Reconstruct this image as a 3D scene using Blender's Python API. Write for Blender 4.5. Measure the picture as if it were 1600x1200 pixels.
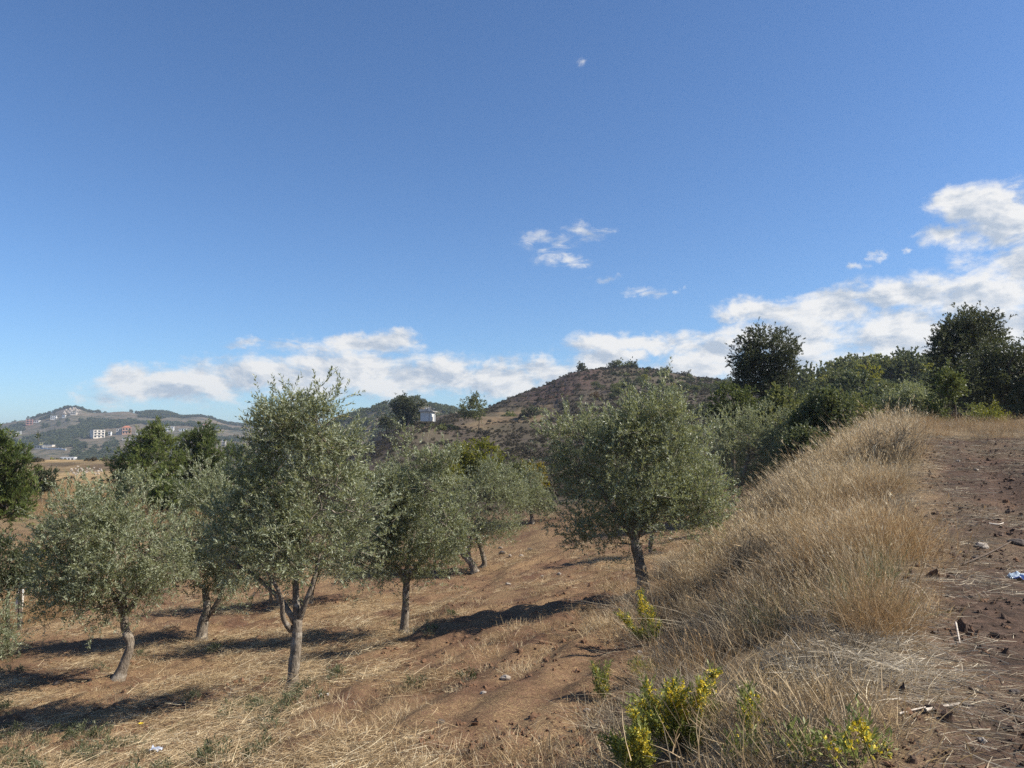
import bpy, math, random
import numpy as np
from mathutils import Vector

SC = bpy.context.scene
COL = SC.collection
for o in list(bpy.data.objects):
    bpy.data.objects.remove(o)
R = np.random.default_rng(11)
random.seed(11)
rad = math.radians

# ------------------------------------------------------------------ camera, world, sun
EYE, FOC, PITCH = 1.6, 1202.0, rad(4.3)
CP, SP = math.cos(PITCH), math.sin(PITCH)
cam = bpy.data.cameras.new('camera')
cam.sensor_width, cam.lens = 36.0, 36.0 * FOC / 1600.0
cam.clip_start, cam.clip_end = 0.05, 20000
camo = bpy.data.objects.new('camera', cam)
camo.location = (0, 0, EYE)
camo.rotation_euler = (math.pi / 2 + PITCH, 0, 0)
COL.objects.link(camo)
SC.camera = camo
SC.view_settings.view_transform = 'Standard'
SC.view_settings.look = 'None'
SC.view_settings.gamma = 1.0
SC.view_settings.use_curve_mapping = False
SC.view_settings.exposure = 0.74
SC.render.engine = 'CYCLES'
SC.cycles.max_bounces = 6
SC.cycles.diffuse_bounces = 3
SC.cycles.glossy_bounces = 2
SC.cycles.transmission_bounces = 3
SC.cycles.volume_bounces = 0
SC.cycles.sample_clamp_indirect = 4.0
SC.cycles.use_denoising = False
SC.cycles.denoiser = 'OPENIMAGEDENOISE'
SC.cycles.denoising_input_passes = 'RGB_ALBEDO_NORMAL'
SC.cycles.denoising_prefilter = 'ACCURATE'

SUN_AZ, SUN_EL = rad(97), rad(41)          # azimuth to the right of the view direction (+Y)
sund = Vector((math.sin(SUN_AZ) * math.cos(SUN_EL), math.cos(SUN_AZ) * math.cos(SUN_EL), math.sin(SUN_EL)))
sl = bpy.data.lights.new('sun', 'SUN')
sl.energy, sl.angle, sl.color = 5.0, rad(0.53), (1.0, 0.93, 0.82)
so = bpy.data.objects.new('sun', sl)
so.rotation_euler = (-sund).to_track_quat('-Z', 'Y').to_euler()
so.location = (0, 0, 60)
COL.objects.link(so)

def ray(u, v):
    dx, dv = (u - 800) / FOC, (600 - v) / FOC
    return np.array([dx, CP - dv * SP, SP + dv * CP])

class NT:
    """tiny helper round a node tree"""
    def __init__(s, tree):
        s.t = tree; s.n = tree.nodes; s.l = tree.links
    def new(s, typ, **kw):
        nd = s.n.new(typ)
        for k, v in kw.items():
            setattr(nd, k, v)
        return nd
    def put(s, sock, val):
        if isinstance(val, bpy.types.NodeSocket):
            s.l.new(val, sock)
        elif val is not None:
            if isinstance(val, (tuple, list)) and len(val) == 3 and sock.type == 'RGBA':
                val = (*val, 1)
            sock.default_value = val
    def math(s, op, a, b=None, c=None, clamp=False):
        nd = s.new('ShaderNodeMath', operation=op, use_clamp=clamp)
        s.put(nd.inputs[0], a); s.put(nd.inputs[1], b); s.put(nd.inputs[2], c)
        return nd.outputs[0]
    def vec(s, op, a, b=None, c=None):
        nd = s.new('ShaderNodeVectorMath', operation=op)
        s.put(nd.inputs[0], a); s.put(nd.inputs[1], b); s.put(nd.inputs[2], c)
        return nd.outputs['Value'] if op in ('LENGTH', 'DOT_PRODUCT') else nd.outputs[0]
    def noise(s, vecs, scale, detail=3, rough=0.55, dist=0.0):
        nd = s.new('ShaderNodeTexNoise')
        s.put(nd.inputs['Vector'], vecs); nd.inputs['Scale'].default_value = scale
        nd.inputs['Detail'].default_value = detail; nd.inputs['Roughness'].default_value = rough
        nd.inputs['Distortion'].default_value = dist
        return nd.outputs['Fac']
    def ramp(s, fac, lo, hi, a=0.0, b=1.0, smooth=True):
        nd = s.new('ShaderNodeMapRange', interpolation_type='SMOOTHSTEP' if smooth else 'LINEAR')
        s.put(nd.inputs[0], fac)
        for i, x in enumerate((lo, hi, a, b)):
            nd.inputs[1 + i].default_value = x
        return nd.outputs[0]
    def mix(s, fac, a, b, typ='MIX'):
        nd = s.new('ShaderNodeMix', data_type='RGBA', blend_type=typ)
        s.put(nd.inputs[0], fac); s.put(nd.inputs[6], a); s.put(nd.inputs[7], b)
        return nd.outputs[2]
    def attr(s, name):
        nd = s.new('ShaderNodeAttribute', attribute_name=name)
        return nd.outputs['Fac']
    def cramp(s, fac, stops):
        nd = s.new('ShaderNodeValToRGB')
        e = nd.color_ramp.elements
        while len(e) < len(stops):
            e.new(0.5)
        for k, (p, c) in enumerate(stops):
            e[k].position = p; e[k].color = (*c, 1)
        s.put(nd.inputs[0], fac)
        return nd.outputs[0]

def build_world():
    w = bpy.data.worlds.new('World'); SC.world = w; w.use_nodes = True
    t = NT(w.node_tree); t.n.clear()
    STR = 0.072
    sky = t.new('ShaderNodeTexSky', sky_type='NISHITA')
    sky.sun_disc = False
    sky.sun_elevation = SUN_EL
    sky.sun_rotation = SUN_AZ
    sky.altitude = 400; sky.air_density = 1.0; sky.dust_density = 0.15; sky.ozone_density = 3.5
    tc = t.new('ShaderNodeTexCoord')
    d = tc.outputs['Generated']
    sep = t.new('ShaderNodeSeparateXYZ'); t.put(sep.inputs[0], d)
    az = t.math('ARCTAN2', sep.outputs[0], sep.outputs[1])
    el = t.math('ARCSINE', sep.outputs[2])
    comb = t.new('ShaderNodeCombineXYZ'); t.put(comb.inputs[0], az); t.put(comb.inputs[1], el)
    p = comb.outputs[0]
    # cloud bodies: direction (as azimuth, elevation) and angular half sizes
    px = [(270,604,105,30),(230,598,70,22),(420,592,150,34),(540,575,120,36),(570,534,75,17),(660,588,120,34),(770,596,110,30),(850,580,55,24),
          (120,613,16,9),(172,624,30,17),(380,535,35,7),(480,540,70,10),
          (850,380,40,14),(912,358,38,12),(882,406,38,11),(905,100,20,12),(1012,457,24,9),(1058,455,11,5),(960,433,22,6),
          (1510,320,65,30),(1560,350,80,45),(1480,372,60,20),(1600,410,90,40),(1580,290,20,14),(1330,415,17,7),(1372,401,15,5),(1420,398,12,4),(1428,370,22,7),
          (1190,490,70,20),(1310,482,90,28),(1420,462,110,32),(1540,462,120,40),(1240,525,130,32),(1420,520,200,50),(1580,520,120,60),
          (1120,545,70,24),(1000,535,115,17),(950,565,60,22),(1080,570,80,22),(1230,570,90,30)]
    F = None; F2 = None
    WISP = {(850,380),(912,358),(882,406),(905,100),(1012,457),(1058,455),(960,433),(380,535),(480,540),(1330,415),(1372,401),(1420,398),(1428,370),(1580,290),(120,613),(172,624)}
    blobs = []
    faint = {(905,100):1.0,(850,380):.22,(882,406):.22,(1330,415):.2,(1428,370):.1,(960,433):.6,(380,535):.55,(1058,455):.3,(1372,401):.3,(1420,398):.3,(480,540):.3,(1012,457):.3,(912,358):.35,(1580,290):.3}
    for u, v, ru, rv in px:
        r0 = ray(u, v); a0 = math.atan2(r0[0], r0[1]); e0 = math.atan2(r0[2], math.hypot(r0[0], r0[1]))
        r1 = ray(u + ru, v); a1 = math.atan2(r1[0], r1[1])
        r2 = ray(u, v - rv); e1 = math.atan2(r2[2], math.hypot(r2[0], r2[1]))
        blobs.append((a0, e0, abs(a1 - a0), abs(e1 - e0), faint.get((u, v), 0.0) if (u, v) not in WISP else (-1.95 if (u, v) == (905, 100) else -1.0)))
    rr = random.Random(5)
    for k in range(16):                       # the same kind of low cloud goes on round the horizon
        a = rr.uniform(0.75, 2 * math.pi - 0.75); a = a if a < math.pi else a - 2 * math.pi
        blobs.append((a, rr.uniform(0.06, 0.2), rr.uniform(0.08, 0.2), rr.uniform(0.02, 0.045), 0.0))
    wn = t.new('ShaderNodeTexNoise'); t.put(wn.inputs['Vector'], p); wn.inputs['Scale'].default_value = 22; wn.inputs['Detail'].default_value = 5; wn.inputs['Roughness'].default_value = .6
    wv = t.vec('MULTIPLY', t.vec('SUBTRACT', wn.outputs['Color'], (.5, .5, .5)), (.085, .045, 0))
    pw = t.vec('ADD', p, wv)
    for a0, e0, ra, re, fa in blobs:
        q = t.vec('MULTIPLY_ADD', pw, (1 / ra, 1 / re, 0), (-a0 / ra, -e0 / re, 0))
        f = t.vec('LENGTH', q)
        if fa < 0:
            if fa < -1.0: f = t.math('ADD', f, -1.0 - fa)
            F2 = f if F2 is None else t.math('MINIMUM', F2, f)
            continue
        if fa: f = t.math('ADD', f, fa)
        F = f if F is None else t.math('MINIMUM', F, f)
    warp = t.vec('MULTIPLY', p, (1.0, 1.9, 1.0))
    def fb(v):
        return t.noise(v, 13.0, 9, 0.6, 0.25)
    n1 = fb(warp)
    n2 = fb(t.vec('ADD', warp, (0.012, 0.022, 0.0)))
    n3 = t.noise(warp, 45.0, 6, 0.62)
    # density: body + turbulence
    body = t.math('SUBTRACT', 1.0, F)
    dens = t.math('ADD', t.math('MULTIPLY', body, 1.15), t.math('MULTIPLY', t.math('SUBTRACT', n1, 0.385), 2.7))
    dens = t.math('ADD', dens, t.math('MULTIPLY', t.math('SUBTRACT', n3, 0.5), 1.15))
    limit = t.ramp(F, 1.1, 1.8, 1.0, 0.0)
    mask = t.math('MULTIPLY', t.ramp(dens, -0.15, 0.9), limit)
    n4 = t.noise(t.vec('MULTIPLY', p, (1.0, 2.6, 1.0)), 26.0, 8, 0.68, 0.6)
    d2 = t.math('ADD', t.math('SUBTRACT', 1.55, F2), t.math('MULTIPLY', t.math('SUBTRACT', n4, 0.52), 4.6))
    m2 = t.math('MULTIPLY', t.math('MULTIPLY', t.ramp(d2, 0.0, 2.0), t.ramp(F2, 0.9, 1.7, 1.0, 0.0)), 0.9)
    mask = t.math('MAXIMUM', mask, m2)
    shade = t.math('ADD', 0.74, t.math('MULTIPLY', t.math('SUBTRACT', n1, n2), 6.0))
    thick = t.ramp(dens, 0.5, 2.0, 0.0, 0.5)
    shade = t.math('SUBTRACT', shade, thick, clamp=True)
    k = 0.58 / STR
    ccol = t.mix(shade, (0.50 * k, 0.575 * k, 0.68 * k), (0.96 * k, 0.95 * k, 0.93 * k))
    low = t.ramp(el, -0.02, 0.10, 0.80, 0.95)
    fac = t.math('MULTIPLY', mask, low)
    deep = t.vec('MULTIPLY', sky.outputs[0], (0.80, 1.0, 1.22))
    colr = t.mix(fac, deep, ccol)
    bg = t.new('ShaderNodeBackground'); t.put(bg.inputs[0], colr); bg.inputs[1].default_value = STR
    out = t.new('ShaderNodeOutputWorld'); t.l.new(bg.outputs[0], out.inputs[0])
build_world()

# ------------------------------------------------------------------ small tools
def sstep(a, b, x):
    q = np.clip((x - a) / (b - a), 0, 1)
    return q * q * (3 - 2 * q)

def _hash(ix, iy, iz, seed):
    h = (ix * 374761393 + iy * 668265263 + iz * 2147483647 + seed * 974634211) & 0xFFFFFFFF
    h = ((h ^ (h >> 13)) * 1274126177) & 0xFFFFFFFF
    h = ((h ^ (h >> 16)) * 2246822519) & 0xFFFFFFFF
    return ((h ^ (h >> 15)) & 0xFFFFFF) / float(0xFFFFFF)

def vnoise(x, y, z=0.0, seed=0):
    x, y, z = np.broadcast_arrays(np.asarray(x, float), np.asarray(y, float), np.asarray(z, float))
    ix, iy, iz = np.floor(x).astype(np.int64), np.floor(y).astype(np.int64), np.floor(z).astype(np.int64)
    fx, fy, fz = x - ix, y - iy, z - iz
    fx, fy, fz = fx * fx * (3 - 2 * fx), fy * fy * (3 - 2 * fy), fz * fz * (3 - 2 * fz)
    out = 0
    for a in (0, 1):
        for b in (0, 1):
            for c in (0, 1):
                w = (fx if a else 1 - fx) * (fy if b else 1 - fy) * (fz if c else 1 - fz)
                out = out + w * _hash(ix + a, iy + b, iz + c, seed)
    return out

def fbm(x, y, scale, seed=0, octv=3):
    s, amp, tot = 0, 1.0, 0
    for k in range(octv):
        s = s + amp * (vnoise(x / scale * 2 ** k, y / scale * 2 ** k, 0.37 * k, seed + k) - 0.5)
        tot += amp; amp *= 0.5
    return s / tot * 2        # about -1..1

def tag(o, label=None, cat=None, group=None, kind=None):
    if label: o['label'] = label
    if cat: o['category'] = cat
    if group: o['group'] = group
    if kind: o['kind'] = kind
    return o

def empty(name, loc, rz=0.0):
    o = bpy.data.objects.new(name, None)
    o.empty_display_size = 0.2
    o.location = loc; o.rotation_euler = (0, 0, rz)
    COL.objects.link(o)
    return o

def mesh_np(name, V, faces, mats, midx=None, attrs=None, smooth=False):
    """faces: int array (n,4) or (n,3), or a list of such arrays"""
    me = bpy.data.meshes.new(name)
    if isinstance(faces, np.ndarray):
        faces = [faces]
    faces = [f for f in faces if len(f)]
    V = np.asarray(V, np.float32)
    sizes = np.concatenate([np.full(len(f), f.shape[1], np.int32) for f in faces])
    idx = np.concatenate([f.reshape(-1) for f in faces]).astype(np.int32)
    starts = np.concatenate([[0], np.cumsum(sizes)[:-1]]).astype(np.int32)
    me.vertices.add(len(V)); me.vertices.foreach_set('co', V.reshape(-1))
    me.loops.add(len(idx)); me.loops.foreach_set('vertex_index', idx)
    me.polygons.add(len(sizes)); me.polygons.foreach_set('loop_start', starts)
    me.polygons.foreach_set('loop_total', sizes)
    if midx is not None:
        me.polygons.foreach_set('material_index', np.asarray(midx, np.int32))
    me.polygons.foreach_set('use_smooth', np.full(len(sizes), bool(smooth)))
    for k, (dom, arr) in (attrs or {}).items():
        a = me.attributes.new(k, 'FLOAT', dom)
        a.data.foreach_set('value', np.asarray(arr, np.float32))
    for m in (mats if isinstance(mats, (list, tuple)) else [mats]):
        me.materials.append(m)
    me.update(calc_edges=True)
    return me

def link(name, me, parent=None, loc=None):
    o = bpy.data.objects.new(name, me)
    COL.objects.link(o)
    if parent is not None:
        o.parent = parent
    if loc is not None:
        o.location = loc
    return o

def copy_tree(o, loc, rz, sc, parent=None):
    c = o.copy(); COL.objects.link(c)
    if parent is None:
        c.location = loc; c.rotation_euler = (0, 0, rz); c.scale = sc
    else:
        c.parent = parent
    for ch in o.children:
        copy_tree(ch, None, None, None, c)
    return c

class MB:
    """collects polygons"""
    def __init__(s): s.v = []; s.f4 = []; s.f3 = []; s.n = 0
    def add(s, V, Q=None, T=None):
        if Q is not None and len(Q): s.f4.append(np.asarray(Q) + s.n)
        if T is not None and len(T): s.f3.append(np.asarray(T) + s.n)
        s.v.append(np.asarray(V, float)); s.n += len(V)
    def box(s, c, h, rz=0.0, taper=1.0):
        c = np.asarray(c, float); V = []
        for z in (-1, 1):
            k = taper if z > 0 else 1.0
            for x, y in ((-1, -1), (1, -1), (1, 1), (-1, 1)):
                V.append((x * h[0] * k, y * h[1] * k, z * h[2]))
        V = np.array(V); ca, sa = math.cos(rz), math.sin(rz)
        V = np.c_[V[:, 0] * ca - V[:, 1] * sa, V[:, 0] * sa + V[:, 1] * ca, V[:, 2]] + c
        s.add(V, [(0, 3, 2, 1), (4, 5, 6, 7), (0, 1, 5, 4), (1, 2, 6, 5), (2, 3, 7, 6), (3, 0, 4, 7)])
    def tube(s, P, Rr, n=8, wob=0.0, seed=0, cap=True):
        P = np.asarray(P, float); Rr = np.asarray(Rr, float); m = len(P)
        T = np.gradient(P, axis=0); T /= np.linalg.norm(T, axis=1, keepdims=True) + 1e-9
        ref = np.array([0.31, 0.95, 0.05]); V = []
        for i in range(m):
            a = np.cross(T[i], ref); a /= np.linalg.norm(a) + 1e-9
            b = np.cross(T[i], a)
            th = np.linspace(0, 2 * np.pi, n, endpoint=False)
            r = Rr[i]
            if wob:
                r = r * (1 + wob * (vnoise(np.cos(th) * 1.4 + 7, np.sin(th) * 1.4 + 3, i * 0.55, seed) - 0.5) * 2)
            V.append(P[i] + (np.cos(th) * r)[:, None] * a + (np.sin(th) * r)[:, None] * b)
        V = np.concatenate(V); Q = []
        for i in range(m - 1):
            for j in range(n):
                Q.append((i * n + j, i * n + (j + 1) % n, (i + 1) * n + (j + 1) % n, (i + 1) * n + j))
        Tt = []
        if cap:
            V = np.r_[V, P[-1:] + T[-1] * Rr[-1] * 0.5]
            Tt = [((m - 1) * n + j, (m - 1) * n + (j + 1) % n, m * n) for j in range(n)]
        s.add(V, Q, Tt)
    def mesh(s, name, mats, smooth=False, attrs=None):
        fs = []
        if s.f4: fs.append(np.concatenate(s.f4))
        if s.f3: fs.append(np.concatenate(s.f3))
        return mesh_np(name, np.concatenate(s.v), fs, mats, smooth=smooth, attrs=attrs)

def crom(P, k):
    """Catmull-Rom resampling, k points per span"""
    P = np.asarray(P, float)
    if len(P) < 3:
        w = np.linspace(0, 1, k + 1)[:, None]
        return P[0] * (1 - w) + P[1] * w
    E = np.r_[[2 * P[0] - P[1]], P, [2 * P[-1] - P[-2]]]
    out = []
    for i in range(1, len(E) - 2):
        for w in np.linspace(0, 1, k, endpoint=False):
            a, b, c, d = E[i - 1], E[i], E[i + 1], E[i + 2]
            out.append(0.5 * (2 * b + (c - a) * w + (2 * a - 5 * b + 4 * c - d) * w * w + (3 * b - a - 3 * c + d) * w ** 3))
    out.append(P[-1])
    return np.array(out)

# ------------------------------------------------------------------ terrain height
# far relief: rings by distance along the view direction, each a profile of elevation angles
RIDGE_MID = [(480,752),(520,730),(560,712),(580,692),(600,676),(630,661),(660,657),(700,651),(740,648),(770,638),(800,625),(830,612),(860,599),(880,588),(900,581),
             (930,577),(980,576),(1030,580),(1060,586),(1100,593),(1140,600),(1200,607),(1300,604),(1400,596),(1600,590),(2200,590)]
RIDGE_FAR = [(-600,672),(-200,668),(0,664),(30,659),(50,656),(75,648),(95,640),(110,637),(125,640),(138,647),(165,646),(190,644),(205,646),(215,650),(225,648),(242,645),
             (262,646),(272,649),(285,654),(300,653),(318,651),(332,655),(345,661),(362,663),(500,673),(700,690),(2200,695)]
RINGS = [
 (24, [(-400,975),(0,965),(400,945),(800,905),(1000,870),(1200,800),(1400,700),(1600,690),(2200,690)]),
 (45, [(-400,818),(0,815),(200,812),(400,812),(600,808),(800,797),(900,785),(1050,765),(1200,738),(1300,705),(1400,672),(1600,662),(2200,655)]),
 (70, [(-400,772),(0,768),(200,768),(400,775),(600,775),(800,768),(1000,748),(1200,700),(1300,674),(1400,658),(1600,652),(2200,645)]),
 (110,[(-400,742),(0,742),(200,740),(400,748),(600,750),(800,737),(1000,717),(1200,675),(1300,652),(1400,638),(1600,632),(2200,630)]),
 (150,[(-400,714),(0,717),(200,722),(350,738),(450,748),(560,738),(600,730),(700,716),(800,703),(1000,680),(1200,642),(1400,608),(1600,600),(2200,600)]),
 (200,[(-400,730),(0,732),(200,738),(400,750),(500,750),(560,722),(580,702),(600,685),(630,667),(660,660),(700,672),(800,672),(900,655),(1000,637),(1200,612),(1400,592),(1600,585),(2200,585)]),
 (260,[(-400,745),(0,748),(400,770),(540,750),(600,712),(660,676),(700,655),(740,650),(770,648),(800,648),(850,641),(900,622),(950,614),(1000,607),(1100,610),(1200,606),(1400,594),(1600,586),(2200,586)]),
 (330, None),
 (430,[(-400,755),(0,758),(400,785),(560,790),(640,760),(700,725),(800,676),(930,622),(1100,622),(1200,640),(1600,625),(2200,625)]),
 (600,[(-400,750),(0,752),(400,750),(520,722),(600,700),(700,698),(800,702),(1200,690),(2200,690)]),
 (780,[(-400,738),(0,738),(300,735),(400,720),(450,702),(500,675),(530,655),(560,646),(585,636),(610,629),(640,622),(665,628),(690,639),(705,642),(720,647),(750,655),(790,660),(900,682),(2200,690)]),
 (1050,[(-400,716),(0,720),(200,717),(400,708),(560,690),(700,680),(900,692),(2200,692)]),
 (1350,[(-400,690),(0,694),(100,686),(200,683),(300,682),(360,688),(560,692),(2200,694)]),
 (1650,[(-400,676),(0,676),(50,668),(110,655),(200,659),(300,664),(360,674),(560,688),(2200,694)]),
 (1950, RIDGE_FAR),
 (2700, [(-400,698),(2200,698)]),
 (3600, [(-400,691),(2200,691)]),
]
UC = np.arange(-1200, 2801, 5.0)
tab = []
for yr, prof in RINGS:
    if prof is None:
        prof = RIDGE_MID
        q = np.interp(UC, [a for a, b in prof], [b for a, b in prof])
        q = np.where(UC < 560, np.interp(UC, [-400, 400, 560], [752, 780, 712]), q)
    else:
        q = np.interp(UC, [a for a, b in prof], [b for a, b in prof])
    ker = np.exp(-(np.arange(-4, 5) / (1.2 if yr > 500 else 3.0)) ** 2); ker /= ker.sum()
    q = np.convolve(np.r_[[q[0]] * 4, q, [q[-1]] * 4], ker, 'valid')
    dv = (600 - q) / FOC
    tab.append((dv * CP + SP) / (CP - dv * SP))       # z / y
TAB = np.array(tab); LOGR = np.log([r for r, _ in RINGS])

def far_h(x, y):
    yy = np.maximum(y, 20.0)
    u = np.clip(800 + FOC * x / yy, -1190, 2790)
    fu = (u + 1200) / 5.0; iu = np.floor(fu).astype(int); wu = fu - iu
    ly = np.clip(np.log(yy), LOGR[0], LOGR[-1] - 1e-6)
    i = np.clip(np.searchsorted(LOGR, ly, side='right') - 1, 0, len(LOGR) - 2)
    def g(k):
        k = np.clip(k, 0, len(LOGR) - 1)
        return TAB[k, iu] * (1 - wu) + TAB[k, iu + 1] * wu
    w = (ly - LOGR[i]) / (LOGR[i + 1] - LOGR[i])
    a, b = g(i), g(i + 1)
    ma = (b - g(i - 1)) / (LOGR[i + 1] - LOGR[np.clip(i - 1, 0, None)]) * (LOGR[i + 1] - LOGR[i])
    mb = (g(i + 2) - a) / (LOGR[np.clip(i + 2, None, len(LOGR) - 1)] - LOGR[i]) * (LOGR[i + 1] - LOGR[i])
    lim = 1.5 * np.abs(b - a)
    ma = np.clip(ma, -lim, lim); mb = np.clip(mb, -lim, lim)
    s = (2 * w**3 - 3 * w**2 + 1) * a + (w**3 - 2 * w**2 + w) * ma + (-2 * w**3 + 3 * w**2) * b + (w**3 - w**2) * mb
    return s * yy

def st(x, y):
    return 0.479 * x + 0.878 * y, -0.878 * x + 0.479 * y

def foot(s):
    return np.interp(s, [3, 8, 12, 16, 24], [2.3, 2.9, 3.9, 4.9, 5.7])

RS = [-60, 8, 12, 18, 23, 30, 40, 60, 200]
RZ = [-1.6, -1.6, -1.45, -0.93, -0.42, 0.42, 1.2, 2.0, 6.0]

def near_h(x, y):
    s, t = st(x, y)
    zr = (np.interp(s - 1.2, RS, RZ) + np.interp(s, RS, RZ) + np.interp(s + 1.2, RS, RZ)) / 3
    zt = np.interp(t, [-5, 3, 5, 8, 12, 16, 24, 34, 60, 200], [-2.75, -2.8, -3.1, -3.72, -4.45, -4.95, -5.45, -5.8, -6.6, -9])
    line = 9.2 + (s - 11) * 0.33 + 0.35 * np.sin(s * 0.8)
    zt = zt + 0.1 - 0.26 * sstep(-0.5, 0.5, t - line) * sstep(4, 8, s)
    w = sstep(0.1, foot(s) + 0.3, t + 0.3 * fbm(x, y, 2.2, 40, 2))
    z = zr * (1 - w) + zt * w
    z = z + 0.16 * np.exp(-((t - 0.55) / 0.6) ** 2)
    road = 1 - sstep(-0.3, 0.25, t)
    for c in (-1.15, -2.75):
        z = z - 0.07 * np.exp(-((t - c + 0.12 * np.sin(s * 0.4)) / 0.28) ** 2) * road
    rough = 0.035 + 0.05 * w + 0.05 * w * (1 - w) * 4
    z = z + rough * (1.1 * fbm(x, y, 1.3, 3, 3) + 0.8 * fbm(x, y, 0.45, 9, 2))
    z = z + w * 0.05 * np.sin(t * 2 * np.pi / 0.85 + 2.2 * fbm(x, y, 3.0, 21, 2)) * sstep(0.2, 0.6, vnoise(x / 5, y / 5, 0, 77))
    z = z + w * 0.12 * fbm(x, y, 5.0, 33, 2)
    return z

def H(x, y):
    x = np.asarray(x, float); y = np.asarray(y, float)
    w = sstep(27, 44, y)
    zf = far_h(x, y)
    n = 0.22 * fbm(x, y, 7, 51, 3) * sstep(30, 60, y) + 0.9 * fbm(x, y, 38, 52, 3) * sstep(60, 160, y)
    n = n + 1.5 * np.abs(fbm(x, y, 26, 57, 3)) * sstep(190, 260, y) * (1 - sstep(330, 420, y))
    n = n + (5.0 * fbm(x, y, 160, 53, 4) + 2.2 * fbm(x, y, 45, 55, 3)) * sstep(500, 1100, y)
    zf = zf + n
    # old cultivation steps on the near hill
    u = 800 + FOC * x / np.maximum(y, 20)
    m = sstep(740, 790, u) * (1 - sstep(900, 960, u)) * sstep(185, 215, y) * (1 - sstep(300, 325, y)) * 0.85
    m = np.maximum(m, sstep(60, 75, y) * (1 - sstep(120, 140, y)) * (1 - sstep(100, 400, u)) * 0.4)
    q = zf / 2.6 + 0.45 * fbm(x, y, 45, 58, 3); f = q - np.floor(q)
    zf = zf + m * 2.6 * (sstep(0.35, 0.65, f) - f)
    z = np.where(w <= 0, near_h(x, y), near_h(x, y) * (1 - w) + zf * w)
    return z + EYE

def Hs(x, y):
    return float(H(np.array([x]), np.array([y]))[0])

def gp(u, y):
    """ground point in direction column u at distance y"""
    z = Hs((u - 800) / FOC * y, y)
    for _ in range(3):
        x = (u - 800) / FOC * (y * CP + (z - EYE) * SP)
        z = Hs(x, y)
    return np.array([x, y, z])

def at(u, v, y):
    d = ray(u, v); k = y / d[1]
    return np.array([d[0] * k, y, EYE + d[2] * k])

def hit(u, v, y0=2.5, y1=2600.0):
    """first ground point along the sight line"""
    d = ray(u, v)
    ys = np.exp(np.linspace(math.log(y0), math.log(y1), 1500))
    k = ys / d[1]
    dz = EYE + d[2] * k - H(d[0] * k, ys)
    w = np.nonzero(dz <= 0)[0]
    i = w[0] if len(w) else int(np.argmin(dz))
    y = ys[i]
    x = d[0] * y / d[1]
    return np.array([x, y, Hs(x, y)])

# ------------------------------------------------------------------ materials
def mat(name):
    m = bpy.data.materials.new(name); m.use_nodes = True
    t = NT(m.node_tree); t.n.clear()
    return m, t

def finish(t, colr, rough=0.8, spec=0.3, bump=None, transl=None, tcol=None, bstr=0.5, bdist=0.02):
    b = t.new('ShaderNodeBsdfPrincipled')
    t.put(b.inputs['Base Color'], colr); t.put(b.inputs['Roughness'], rough)
    b.inputs['Specular IOR Level'].default_value = spec
    if bump is not None:
        bn = t.new('ShaderNodeBump'); bn.inputs['Strength'].default_value = bstr; bn.inputs['Distance'].default_value = bdist
        t.put(bn.inputs['Height'], bump); t.l.new(bn.outputs[0], b.inputs['Normal'])
    res = b.outputs[0]
    if transl:
        tr = t.new('ShaderNodeBsdfTranslucent'); t.put(tr.inputs[0], tcol if tcol is not None else colr)
        mx = t.new('ShaderNodeMixShader'); mx.inputs[0].default_value = transl
        t.l.new(res, mx.inputs[1]); t.l.new(tr.outputs[0], mx.inputs[2]); res = mx.outputs[0]
    o = t.new('ShaderNodeOutputMaterial'); t.l.new(res, o.inputs[0])

def leaf_mat(name, stops, back=None, transl=0.3, rough=0.5, spec=0.4, warm=None, drift=0.3):
    """leaf colours by a per-leaf tint; underside of another colour; per-copy drift"""
    m, t = mat(name)
    oi = t.new('ShaderNodeObjectInfo')
    f = t.math('ADD', t.attr('tint'), t.math('MULTIPLY', t.math('SUBTRACT', oi.outputs['Random'], 0.5), drift))
    c = t.cramp(f, stops)
    if back is not None:
        g = t.new('ShaderNodeNewGeometry')
        c2 = t.mix(t.math('MULTIPLY', g.outputs['Backfacing'], 0.85), c, back)
    else:
        c2 = c
    tc = t.mix(0.55, c, warm if warm is not None else (0.20, 0.215, 0.06))
    finish(t, c2, rough, spec, transl=transl, tcol=tc)
    return m

def plain(name, a, b, scale=20, rough=0.85, spec=0.25, bstr=0.5, bdist=0.01):
    m, t = mat(name)
    tc = t.new('ShaderNodeTexCoord')
    n = t.noise(tc.outputs['Object'], scale, 5, 0.6)
    finish(t, t.mix(t.ramp(n, 0.3, 0.7), a, b), rough, spec, bump=n, bstr=bstr, bdist=bdist)
    return m

M_olive = leaf_mat('olive leaf', [(0.0, (0.075, 0.082, 0.036)), (0.5, (0.185, 0.205, 0.098)), (0.9, (0.31, 0.325, 0.18)), (1.0, (0.40, 0.385, 0.20))],
                   back=(0.38, 0.415, 0.285), transl=0.42, rough=0.42, spec=0.5, warm=(0.36, 0.37, 0.11))
M_oak = leaf_mat('evergreen oak leaf', [(0.0, (0.020, 0.029, 0.012)), (0.6, (0.048, 0.062, 0.023)), (1.0, (0.10, 0.115, 0.04))], back=(0.07, 0.08, 0.045), transl=0.22, rough=0.55, spec=0.3)
M_dgreen = leaf_mat('dark green shrub leaf', [(0.0, (0.038, 0.054, 0.018)), (0.6, (0.090, 0.115, 0.036)), (1.0, (0.17, 0.19, 0.06))], back=(0.11, 0.13, 0.065), transl=0.33, rough=0.5)
M_pine = leaf_mat('pine needle', [(0.0, (0.040, 0.060, 0.014)), (0.5, (0.085, 0.118, 0.026)), (1.0, (0.17, 0.20, 0.045))], transl=0.25, rough=0.5)
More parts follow.
